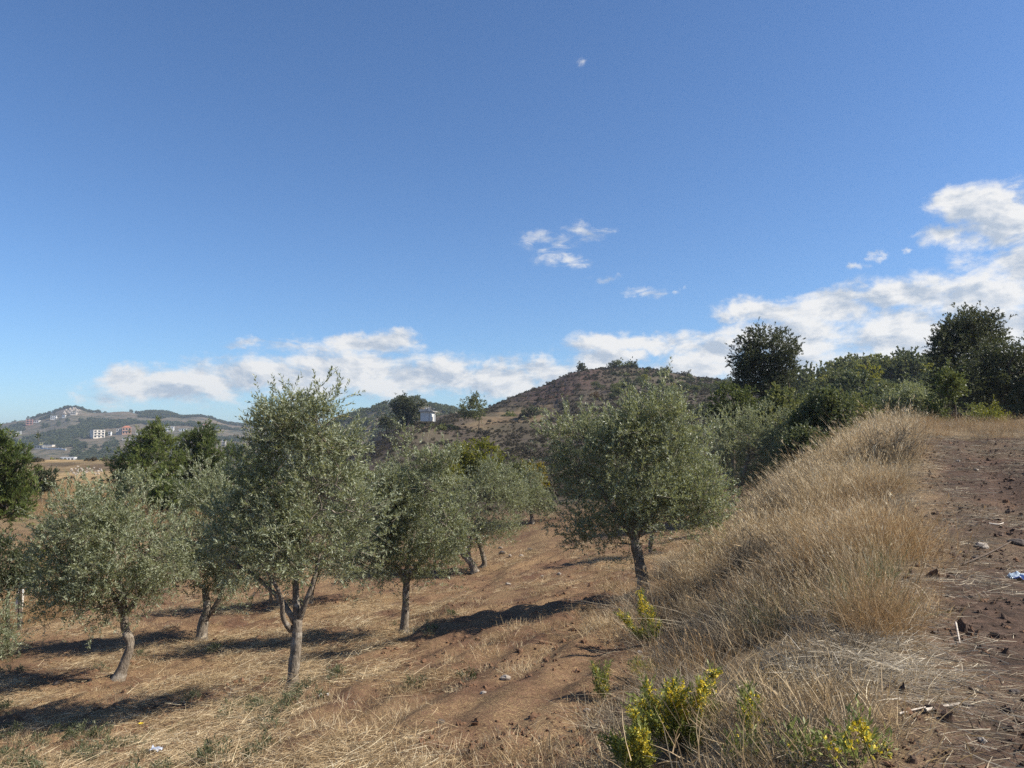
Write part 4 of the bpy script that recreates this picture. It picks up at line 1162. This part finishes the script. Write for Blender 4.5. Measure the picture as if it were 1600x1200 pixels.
    emit('green_bank_herb', 'sparse green herbs between the dry grass of the bank', s, t, green, (.5, 1.1), lambda x, y, s, t: nz(x, y, 1.6, 313) > .58, seed=32)
    s, t = rnd_bank(3600, 2.4, 30, .45, 6.5, 1.2)
    emit('short_dry_grass', 'short pale dry grass at the foot and edge of the bank', s, t, short, lambda s, t, r: r.uniform(.4, 1.1, len(s)), lambda x, y, s, t: nz(x, y, 1.0, 304) > .40, seed=4)
    s = rng.uniform(2.6, 11, 620); t = rng.normal(.52, .2, 620)
    emit('fallen_pale_straw', 'bleached fallen straw matted along the rim of the track', s, t, flatp, (.35, .7), lambda x, y, s, t: (nz(x, y, .9, 314) > .52) & (t > .1) & (rng.random(len(x)) > .5 * sstep(5, 9, s)), seed=33)
    # straw on the orchard floor and on the track
    n = 12500
    y = 5 + 35 * rng.random(n) ** 1.25; u = rng.uniform(-150, 1150, n); x = (u - 800) / FOC * y
    s, t = st(x, y); strip = (s > 8) * (t < 9.2 + (s - 11) * .33)
    k = (t > foot(s) * .9) & (nz(x, y, 1.1, 305) * .6 + nz(x, y, 4.0, 306) * .5 - .09 * strip > .57)
    x, y = x[k], y[k]
    scatter('straw_litter', 'chopped straw lying over the red soil', on_surface(x, y), rng.uniform(.4, 1.0, len(x)), np.c_[rng.normal(0, .06, (len(x), 2)), rng.uniform(0, 6.28, len(x))], flat, 5)
    n = 2600
    y = 5 + 29 * rng.random(n) ** 1.2; u = rng.uniform(-150, 1100, n); x = (u - 800) / FOC * y
    s, t = st(x, y); k = (t > foot(s)) & (nz(x, y, 1.6, 307) > .56)
    x, y = x[k], y[k]
    scatter('orchard_dry_tufts', 'short dry grass tufts on the orchard floor', on_surface(x, y), rng.uniform(.3, .85, len(x)), np.c_[rng.normal(0, .1, (len(x), 2)), rng.uniform(0, 6.28, len(x))], short, 6)
    n = 2200
    s = 2.2 + 26 * rng.random(n) ** 1.3; t = rng.uniform(-5, .5, n); x, y = xy_from_st(s, t)
    k = (nz(x, y, .8, 308) + .5 * np.exp(-((t + .1) / .6) ** 2) + .25 * np.exp(-((t + 2.0) / .5) ** 2) > .70) & (y > 2)
    x, y = x[k], y[k]
    scatter('track_litter', 'pale straw and twigs strewn on the dark track', on_surface(x, y), rng.uniform(.3, .8, len(x)), np.c_[rng.normal(0, .06, (len(x), 2)), rng.uniform(0, 6.28, len(x))], flatg, 7)
    # grass on the far side of the track and at the field on the left
    s = rng.uniform(27.5, 36, 900); t = rng.uniform(-9, 1, 900); x, y = xy_from_st(s, t)
    k = nz(x, y, 1.8, 361) > .45; x, y = x[k], y[k]
    scatter('field_edge_grass', 'pinkish dry grass beyond the end of the track', on_surface(x, y), rng.uniform(.25, .65, len(x)) * (.5 + nz(x, y, 2.5, 362)), np.c_[rng.normal(0, .1, (len(x), 2)), rng.uniform(0, 6.28, len(x))], rust + grey[:3] + tall[:1], 8)
    y = rng.uniform(24, 95, 5200); u = rng.uniform(-150, 330, 5200); x = (u - 800) / FOC * y
    k = nz(x, y, 6, 309) > .42; x, y = x[k], y[k]
    scatter('field_dry_grass', 'golden dry grass on the slope left of the orchard', on_surface(x, y), rng.uniform(.6, 1.3, len(x)), np.c_[rng.normal(0, .1, (len(x), 2)), rng.uniform(0, 6.28, len(x))], rust + short, 9)
grass()

def clods():
    rng = np.random.default_rng(5)
    def rock(seed, rough=.28):
        r2 = np.random.default_rng(seed)
        V = []; n1, n2 = 5, 7
        for i in range(1, n1):
            for j in range(n2):
                a, b = math.pi * i / n1, 2 * math.pi * j / n2
                V.append((math.sin(a) * math.cos(b), math.sin(a) * math.sin(b), math.cos(a)))
        V += [(0, 0, 1), (0, 0, -1)]
        V = np.array(V) * (1 + r2.normal(0, rough, len(V)))[:, None] * np.array([1, r2.uniform(.6, .95), r2.uniform(.45, .7)])
        Q = []; T = []
        for i in range(n1 - 2):
            for j in range(n2):
                Q.append((i * n2 + j, (i + 1) * n2 + j, (i + 1) * n2 + (j + 1) % n2, i * n2 + (j + 1) % n2))
        for j in range(n2):
            T.append((len(V) - 2, j, (j + 1) % n2)); T.append((len(V) - 1, (n1 - 2) * n2 + (j + 1) % n2, (n1 - 2) * n2 + j))
        return V, np.array(Q), np.array(T)
    M_dclod = plain('dark soil clod', (0.05, 0.032, 0.023), (0.125, 0.078, 0.053), 30)
    ms = []
    for i in range(4):
        V, Q, T = rock(400 + i); ms.append(mesh_np('clod', V, [Q, T], M_litter))
    dm = []
    for i in range(3):
        V, Q, T = rock(420 + i); dm.append(mesh_np('dark_clod', V, [Q, T], M_dclod))
    n = 9000
    y = 4.5 + 28 * rng.random(n) ** 1.4; u = rng.uniform(-150, 1150, n); x = (u - 800) / FOC * y
    s, t = st(x, y); k = (t > foot(s) * .85) & (vnoise(x / 1.5, y / 1.5, 0, 310) > .4); x, y = x[k], y[k]
    scatter('soil_clods', 'red soil clods over the orchard floor', on_surface(x, y), rng.gamma(2.0, .008, len(x)) + .006, rng.uniform(0, 6.28, (len(x), 3)), ms, 1)
    n = 8500
    s = 2.3 + 25 * rng.random(n) ** 1.4; t = rng.uniform(-5.2, .3, n); x, y = xy_from_st(s, t)
    k = (y > 1.5) & (vnoise(x / .9, y / .9, 0, 311) > .38); x, y = x[k], y[k]
    scatter('track_clods', 'dark churned clods on the track', on_surface(x, y), rng.gamma(1.6, .009, len(x)) + .005, rng.uniform(0, 6.28, (len(x), 3)), dm + ms[:1], 2)
    # individual stones one can point at
    SG = 'stones lying on the ground'
    base = {}
    for i, (mt, nm) in enumerate(((M_stone, 'pale'), (M_darkstone, 'dark'))):
        for q in range(3):
            V, Q, T = rock(440 + i * 10 + q, .14); base[(nm, q)] = mesh_np('stone', V, [Q, T], mt)
    L = [(790,1062,9,'pale','squarish pale stone just below the big shadow patch'), (755,1084,5,'pale','small pale stone down left of the squarish stone'),
         (690,1130,7,'dark','dark stone on open soil in the lower middle'), (1285,855,5,'dark','dark stone half sunk in the bank grass'),
         (782,858,4,'pale','pale stone first of the row crossing the far path'), (785,866,6,'dark','dark stone in the row crossing the far path'), (797,870,4,'pale','pale stone middle of the row crossing the far path'),
         (815,870,4,'pale','pale stone last but one of the row crossing the far path'), (828,860,5,'dark','dark stone last of the row crossing the far path'), (874,899,5,'pale','pale stone right of the dark hollow on the path'),
         (847,901,3,'pale','tiny pale stone in the dark hollow on the path'), (794,914,4,'pale','pale stone in the shade stripe across the path'),
         (261,980,5,'dark','dark stone on the soil between the two left olives'), (87,1071,6,'dark','dark clod like stone left of the kinked trunk'), (450,1155,6,'dark','dark stone low in the front left soil'),
         (1074,960,7,'dark','dark stone at the foot of the bank right of the dark trunk'), (1535,856,11,'pale','pinkish slab stone at the left rim of the track'), (1525,875,8,'dark','dark stone beside the pinkish slab'),
         (1592,852,14,'dark','black stone at the right edge above the plastic litter'), (1496,1000,5,'dark','dark stone beside the short upright stick on the track'), (1556,995,6,'dark','round dark stone in the middle of the track'),
         (1535,1160,8,'pale','pale stone low on the track in front'), (1510,1105,7,'dark','dark stone at the end of the bleached stick'), (1585,1085,9,'dark','broad dark clod at the right edge of the track'),
         (1497,722,4,'pale','pale stone on the far part of the track'), (1526,736,4,'pale','second pale stone on the far part of the track, nearer than the first'), (1000,1020,4,'pale','white chip of stone on the bank foot left of the yellow flowers'),
         (917,1112,6,'pale','cut pale stump like stone left of the yellow flowers')]
    for i, (u, v, r, nm, lab) in enumerate(L):
        p = hit(u, v); k = p[1] / FOC
        o = link('stone', base[(nm, i % 3)], None, p + np.array([0, 0, r * k * .2]))
        o.scale = (r * k, r * k, r * k * .95); o.rotation_euler = (rng.uniform(-.3, .3), rng.uniform(-.3, .3), rng.uniform(0, 6.28))
        tag(o, lab, 'stone', SG)
    # pale stones of the collapsed terrace wall at left: too small to pick apart
    pts = []
    for q in range(55):
        p = hit(rng.uniform(106, 160), rng.normal(736, 4), 60, 150); pts.append(p)
    scatter('stone_heap', 'pale tumbled terrace stones in the dry field at left', np.array(pts), rng.uniform(.1, .28, 55), rng.uniform(0, 6.28, (55, 3)), [base[('pale', q)] for q in range(3)], 3)
    for i in range(34):
        p = hit(rng.uniform(98, 124), rng.uniform(636, 648), 600); pts[i] = p
    scatter('summit_rocks', 'bare pale rocks on the distant summit', np.array(pts[:34]), rng.uniform(2, 5, 34), rng.uniform(0, 6.28, (34, 3)), [base[('pale', q)] for q in range(3)], 4)
clods()

def cover():
    rng = np.random.default_rng(9)
    def bushm(name, m, seed, n=60, r=1.0, ll=.26, lw=.16):
        return crown(name, [(0, 0, .28, r * .75, r * .75, .5), (.3, .1, .2, r * .5, r * .5, .38), (-.25, .2, .2, r * .5, r * .5, .35)], [m, M_twig], n, 6, ll, lw, tw=(.1, .3), seed=seed, stems=False, gap=.2, upw=.7)
    sb = [bushm('scrub_clump', M_scrub, 500 + i) for i in range(4)]
    n = 34000
    y = np.sqrt(rng.uniform(42 ** 2, 335 ** 2, n)); u = rng.uniform(-150, 1750, n); x = (u - 800) / FOC * y
    den = vnoise(x / 14, y / 14, 0, 320) * .6 + vnoise(x / 5, y / 5, 0, 321) * .5
    red = sstep(800, 850, u) * (1 - sstep(925, 950, u)) * sstep(262, 285, y) * (1 - sstep(325, 345, y))
    dry = (1 - sstep(250, 480, u)) * sstep(30, 45, y)
    ter = sstep(690, 740, u) * (1 - sstep(840, 900, u)) * sstep(200, 215, y) * (1 - sstep(255, 268, y))
    k = den - .45 * dry - .10 * red - .22 * ter > .32
    x, y = x[k], y[k]
    scatter('hill_scrub', 'low grey brown scrub covering the hillside', on_surface(x, y), rng.gamma(4, .11, len(x)) * (.75 + .5 * vnoise(x / 30, y / 30, 0, 322)), np.c_[rng.normal(0, .12, (len(x), 2)), rng.uniform(0, 6.28, len(x))], sb, 1)
    db = [bushm('green_clump', M_oak, 510 + i, ll=.3, lw=.18) for i in range(3)] + [bushm('mid_clump', M_wood_mid, 515, ll=.3, lw=.18)]
    n = 3200
    y = np.sqrt(rng.uniform(45 ** 2, 335 ** 2, n)); u = rng.uniform(-150, 1750, n); x = (u - 800) / FOC * y
    k = vnoise(x / 22, y / 22, 0, 325) + .35 * sstep(900, 1050, u) - .06 * (1 - sstep(300, 560, u)) * (y < 160) - .25 * sstep(690, 740, u) * (1 - sstep(860, 930, u)) > .66
    x, y = x[k], y[k]
    scatter('green_scrub', 'dark green low bushes scattered over the hillside', on_surface(x, y), rng.gamma(4, .22, len(x)), np.c_[rng.normal(0, .1, (len(x), 2)), rng.uniform(0, 6.28, len(x))], db, 2)
    # far woods
    fw = [crown('far_crown', [(0, 0, 2.2, 2.6, 2.6, 2.0), (1, .5, 3.0, 1.6, 1.6, 1.6)], [M_farwood, M_twig], 46, 5, 1.2, .9, tw=(.4, 1.2), seed=530 + i, stems=False, gap=.15) for i in range(4)]
    n = 52000
    y = np.sqrt(rng.uniform(560 ** 2, 2150 ** 2, n)); u = rng.uniform(-250, 900, n); x = (u - 800) / FOC * y
    blue = sstep(430, 520, u) * (1 - sstep(850, 950, u)) * (1 - sstep(820, 900, y))
    top = np.exp(-((u - 240) / 24) ** 2) * sstep(1700, 1800, y)
    grove = np.exp(-((u - 60) / 45) ** 2) * np.exp(-((y - 1250) / 150) ** 2)
    k = vnoise(x / 90, y / 90, 0, 330) * .7 + vnoise(x / 25, y / 25, 0, 331) * .35 + .5 * blue + .55 * top + .5 * grove > .60
    k &= rng.random(n) < .75
    for hu, hy, hw in HOMES + [(66, hit(66, 702, 300)[1], 30), (90, hit(90, 703, 300)[1], 30)]:      # clearings in front of the houses
        k &= ~((np.abs(u - hu) < hw * .75 + 3) & (y > hy - 150) & (y < hy + 12))
    x, y = x[k], y[k]
    scatter('distant_woods', 'hazy green woods and olive groves on the distant hills', on_surface(x, y, -.5), rng.uniform(.5, 1.5, len(x)) * (.8 + .3 * sstep(800, 1500, y)), np.c_[rng.normal(0, .05, (len(x), 2)), rng.uniform(0, 6.28, len(x))], fw, 3)
    # green weeds low in the front left
    wd = [crown('weed_tuft', [(0, 0, .05, .16, .16, .08)], [M_weed, M_twig], 26, 8, .075, .016, tw=(.08, .2), seed=540 + i, stems=True, upw=.9, gap=.05) for i in range(3)]
    n = 1200
    y = rng.uniform(7.8, 20, n); u = rng.uniform(-60, 760, n); x = (u - 800) / FOC * y
    front = (y < 13) & (u < 520)
    k = (vnoise(x / .7, y / .7, 0, 340) + .3 * front + .2 * ((u < 40) & (y < 18)) > .86); x, y = x[k], y[k]
    scatter('green_weeds', 'low grey green weeds in the straw at the front left', on_surface(x, y), rng.uniform(.3, .75, len(x)), np.c_[rng.normal(0, .1, (len(x), 2)), rng.uniform(0, 6.28, len(x))], wd, 4)
cover()

# shrubs standing in the grass bank
for (u, v, blobs, mt, lab, sd) in [
    (1392, 735, [(1390,700,34,26),(1370,715,26,18),(1412,705,18,24)], M_greyshrub, 'purple grey leafless shrub in the grass near the crest of the bank', 1),
    (1300, 775, [(1298,755,22,14),(1285,762,14,10)], M_weed, 'yellowish green herb patch on the upper bank', 3),
    (1180, 910, [(1182,890,26,16)], M_greyshrub, 'dead brown shrub in the grass behind the yellow flowers', 5)]:
    broad('shrub', lab, 'shrub', (u, v), hit(u, v)[1], blobs, mt, 520, 12, ll=.09, lw=.006 if mt is M_greyshrub else .02, seed=90 + sd, tr=.02, tw=(.15, .4), n_limb=18, limb_r=.012, upw=.9, barkm=M_stalk, group='shrubs on the grass bank', gap=.25)

# yellow flowering plants
def flower_plant(u, v, label, spikes, seed, leafy=4):
    """spikes: tips (u, v) with flower density"""
    rng = np.random.default_rng(seed)
    b = hit(u, v); k = b[1] / FOC
    r = empty('flowering_plant', b); tag(r, label, 'flowering plant', 'yellow flowering plants on the bank')
    stem, LV, LQ, FV, FQ = MB(), [], [], [], []
    nl = nf = 0
    for (su, sv, dens) in spikes:
        dy = rng.uniform(-.18, .18)
        tip = at(su, sv, b[1] + dy) - b
        base = np.array([rng.normal(0, .03), rng.normal(0, .03), -.03])
        mid = base * .45 + tip * .55 + np.array([0, 0, -.06]) * np.linalg.norm(tip) + rng.normal(0, .02, 3)
        C = crom([base, mid, tip], 6)
        stem.tube(C, np.linspace(.0045, .002, len(C)), 5)
        Ls = np.linalg.norm(tip - base)
        D = np.gradient(C, axis=0); D = unit(D)
        P = C[3:-1]; DD = D[3:-1]
        P = np.repeat(P, leafy, 0) + rng.normal(0, .012, (len(P) * leafy, 3)); DD = np.repeat(DD, leafy, 0)
        side = unit(np.cross(DD, rng.normal(size=DD.shape)))
        V, Q = leaves_on(P, unit(DD + side * .55), np.full(len(P), .10), 8, .042, .011, (.4, .9), 0, rng=rng)
        LV.append(V); LQ.append(Q + nl); nl += len(V)
        nfl = int(dens * 42)
        if nfl:
            w = rng.uniform(.62, 1.02, nfl)
            ip = np.stack([np.interp(w, np.linspace(0, 1, len(C)), C[:, q]) for q in range(3)], 1) + rng.normal(0, .02, (nfl, 3))
            dirs = unit(rng.normal(size=(nfl, 3)) + np.array([0, 0, .8]))
            V, Q = leaves_on(ip, dirs, np.full(nfl, .004), 7, .018, .011, (.9, 1.4), 0, rng=rng)
            FV.append(V); FQ.append(Q + nf); nf += len(V)
    link('stem', stem.mesh('stem', M_stalk, True), r)
    V = np.concatenate(LV); Q = np.concatenate(LQ)
    link('leaf', mesh_np('leaf', V, Q, M_herb, attrs={'tint': ('FACE', rng.beta(2, 2, len(Q)))}), r)['kind'] = 'stuff'
    if FV:
        V = np.concatenate(FV); Q = np.concatenate(FQ)
        link('flower_head', mesh_np('flower_head', V, Q, M_flower, attrs={'tint': ('FACE', rng.beta(2, 2, len(Q)))}), r)['kind'] = 'stuff'
flower_plant(1062, 1172, 'largest bushy plant with bright yellow flower spikes low in the front',
             [(1050,1066,2.4),(1068,1078,3),(1042,1082,2.2),(1098,1068,2.6),(1117,1046,2.0),(1010,1070,1.6),(1085,1100,2.6),(985,1110,2.4),(1000,1095,1.2),(1030,1100,1),(1100,1110,.8),(1020,1120,.6),(1075,1115,1.2),(1120,1105,.3),(1088,1150,1)], 1)
flower_plant(1012, 1205, 'leafy yellow flowered plant at the bottom left of the largest one', [(995,1140,2.6),(1005,1150,2.2),(980,1160,1.6),(956,1158,1.8),(1013,1178,1),(970,1175,.8),(992,1195,1)], 2)
flower_plant(1020, 1010, 'slender yellow topped plant in front of the dark trunk', [(1000,925,2.6),(1008,940,2),(1018,950,1.2),(968,958,1.6),(980,965,.8),(1003,985,1.4),(1030,975,.8)], 3)
flower_plant(1012, 1062, 'small green plant with few yellow buds left of the bank', [(998,1035,.8),(1015,1045,.6),(1030,1050,.5),(990,1045,.5)], 4)
flower_plant(940, 1092, 'low green sprig with faint yellow left of the other plants', [(930,1042,.6),(950,1045,.6),(935,1060,.4),(945,1070,.5)], 5)
flower_plant(1345, 1200, 'tall dark herb with one yellow flower head near the track', [(1340,1125,.8),(1318,1140,.2),(1360,1150,.2),(1300,1160,.2),(1380,1165,.2),(1325,1170,.1)], 6, 1)
flower_plant(1180, 1165, 'single leggy yellow sprig right of the largest plant', [(1172,1085,1.4),(1168,1095,.6),(1185,1120,.4)], 7)
flower_plant(1160, 1215, 'leafy green shoots at the bottom edge right of the largest plant', [(1160,1158,.15),(1172,1170,0),(1148,1175,.1),(1185,1180,0)], 8, 2)
flower_plant(1240, 1215, 'dark branching herb at the bottom edge in the middle of the bank', [(1235,1140,.05),(1255,1150,0),(1220,1160,0),(1270,1165,.05),(1245,1170,0)], 9, 1)

# ------------------------------------------------------------------ small things people left
def post():
    b = hit(27, 972); k = b[1] / FOC
    top = at(33, 920, b[1]) - b
    r = empty('concrete_post', b); tag(r, 'short leaning concrete post with a broken white cap beside the leaning olive', 'post')
    ax = top / np.linalg.norm(top); w = 7.5 * k / 2
    m = MB(); V = []
    for h, ww in ((-.1, w), (np.linalg.norm(top) * .5, w * 1.02), (np.linalg.norm(top) * .86, w)):
        c = ax * h
        for q in range(4):
            a = .62 + q * math.pi / 2
            V.append(c + np.array([math.cos(a) * ww * 1.35, math.sin(a) * ww * 1.35, 0]))
    Q = [(j * 4 + i, j * 4 + (i + 1) % 4, j * 4 + 4 + (i + 1) % 4, j * 4 + 4 + i) for j in range(2) for i in range(4)] + [(8, 9, 10, 11)]
    m.add(V, Q); part('shaft', m, wall_mat('weathered concrete', (.42, .40, .35), (.66, .63, .56)), r)
    m = MB(); m.box(ax * np.linalg.norm(top) * .93, (w * 1.15, w * 1.15, w * .55), .5, .8); part('cap', m, M_white, r)
post()

def plastic():
    b = hit(1588, 905); k = b[1] / FOC
    rng = np.random.default_rng(77)
    r = empty('plastic_litter', b); tag(r, 'crumpled blue and white plastic packaging lying on the track', 'litter')
    mb, tb2 = mat('blue film'); finish(tb2, (0.03, 0.07, 0.22), .3, .5)
    mw, tw2 = mat('white film'); finish(tw2, (0.50, 0.58, 0.62), .4, .4)
    for nm, m, c, s in (('white_film', mw, (2, 0, .03), (13, 8, 6)), ('blue_film', mb, (4, -4, .02), (12, 7, 5)), ('torn_flap', mw, (-8, 2, .03), (5, 4, 5))):
        n = 12; V = []
        for i in range(n):
            for j in range(n):
                x, y = i / (n - 1) - .5, j / (n - 1) - .5
                V.append((c[0] * k + x * 2 * s[0] * k, c[1] * k + y * 2 * s[1] * k, c[2] + s[2] * k * (1.6 * vnoise(x * 5 + 3, y * 5, 0, len(nm)) - .2 - 2.2 * (x * x + y * y))))
        V = np.array(V); V[:, 2] = np.maximum(V[:, 2], .006)
        Q = [(i * n + j, (i + 1) * n + j, (i + 1) * n + j + 1, i * n + j + 1) for i in range(n - 1) for j in range(n - 1)]
        link(nm, mesh_np(nm, V, np.array(Q), m), r)
plastic()

def scrap(u, v, wpx, c, name, label, seed):
    p = hit(u, v); k = p[1] / FOC
    m, t = mat(name); finish(t, c, .5, .3)
    V = []; n = 6
    for i in range(n):
        for j in range(n):
            x, y = i / (n - 1) - .5, j / (n - 1) - .5
            V.append((x * wpx * k, y * wpx * k * .8, .015 + .5 * wpx * k * vnoise(x * 4 + seed, y * 4, 0, seed)))
    Q = [(i * n + j, (i + 1) * n + j, (i + 1) * n + j + 1, i * n + j + 1) for i in range(n - 1) for j in range(n - 1)]
    tag(link(name, mesh_np(name, np.array(V), np.array(Q), m), None, p), label, 'litter')
scrap(506, 1091, 13, (.75, .74, .70), 'paper_scrap', 'white scrap of paper on the soil right of the tall open olive', 3)
scrap(219, 1134, 7, (.7, .52, .05), 'yellow_scrap', 'tiny yellow scrap on the straw in the front left', 4)
scrap(244, 1176, 16, (.32, .36, .44), 'plastic_scrap', 'grey blue plastic scrap among the weeds in front', 5)

def stick(pts, r, m, label, name='stick'):
    b = hit(*pts[0]); C = []
    for q in pts:
        p = hit(q[0], q[1]); C.append(p - b + np.array([0, 0, r + (q[2] if len(q) > 2 else .015)]))
    mb = MB(); C = crom(C, 4); mb.tube(C, np.linspace(r, r * .6, len(C)), 7, wob=.2, seed=3)
    tag(link(name, mb.mesh(name, m, True), None, b), label, 'stick', 'sticks on the track')
stick([(1446,1117),(1475,1112),(1501,1107)], .010, M_stick, 'bleached straight stick lying at the edge of the track')
stick([(1405,1122),(1425,1118),(1446,1112)], .006, M_stick, 'thin pale stalk left of the bleached stick')
stick([(1494,985,.05),(1497,998,.03),(1500,1012)], .009, M_stick, 'short upright pale stick at the track rim')
stick([(1515,1082),(1525,1088),(1536,1091)], .011, M_darkstick, 'short thick dark stick in the middle of the track')
stick([(1505,885),(1545,868),(1580,850)], .012, M_darkstick, 'long dark branch lying by the pinkish slab')
stick([(1545,821),(1560,822),(1568,820)], .012, M_stick, 'pale short stick on the far side of the pinkish slab')
stick([(1300,905),(1285,985),(1300,930)], .004, M_stick, 'bent pale stalk over the bank grass')

def sack():
    b = hit(1234, 760); k = b[1] / FOC
    r = empty('sack', b); tag(r, 'dark slumped sack with a pale rounded top half hidden by the rounded olive', 'sack')
    m = MB(); m.tube([(0, 0, -.05), (0, 0, 6 * k), (-1 * k, 0, 16 * k), (-2 * k, 0, 26 * k), (0, 0, 31 * k)], np.array([7, 8.5, 8, 6, 3]) * k, 12, wob=.25, seed=5); part('body', m, M_black, r, True)
    m = MB(); m.tube([(0, 0, 29 * k), (.3 * k, 0, 32 * k), (.5 * k, 0, 35.5 * k), (.5 * k, 0, 38 * k)], np.array([2.2, 3.8, 3.6, 1.8]) * k, 12, wob=.1); part('top', m, M_steel, r, True)
    m = MB(); m.tube(crom([(1 * k, -8 * k, 28 * k), (5 * k, -8.5 * k, 24 * k), (7 * k, -8 * k, 14 * k)], 4), np.full(9, .9 * k), 6); part('pale_strap', m, M_stick, r, True)
sack()

# ------------------------------------------------------------------ haze: one closed box of even, thin air
def haze():
    m = bpy.data.materials.new('haze'); m.use_nodes = True
    t = NT(m.node_tree); t.n.clear()
    v = t.new('ShaderNodeVolumePrincipled')
    v.inputs['Color'].default_value = (0.72, 0.82, 0.95, 1); v.inputs['Density'].default_value = 0.00018
    v.inputs['Anisotropy'].default_value = 0.3
    o = t.new('ShaderNodeOutputMaterial'); t.l.new(v.outputs[0], o.inputs['Volume'])
    mb = MB(); mb.box((0, 0, 0), (3700, 3700, 95))
    tag(link('haze', mb.mesh('haze', m), None, (0, 0, 0)), 'thin blue haze between the viewer and the distant hills', kind='stuff')
haze()
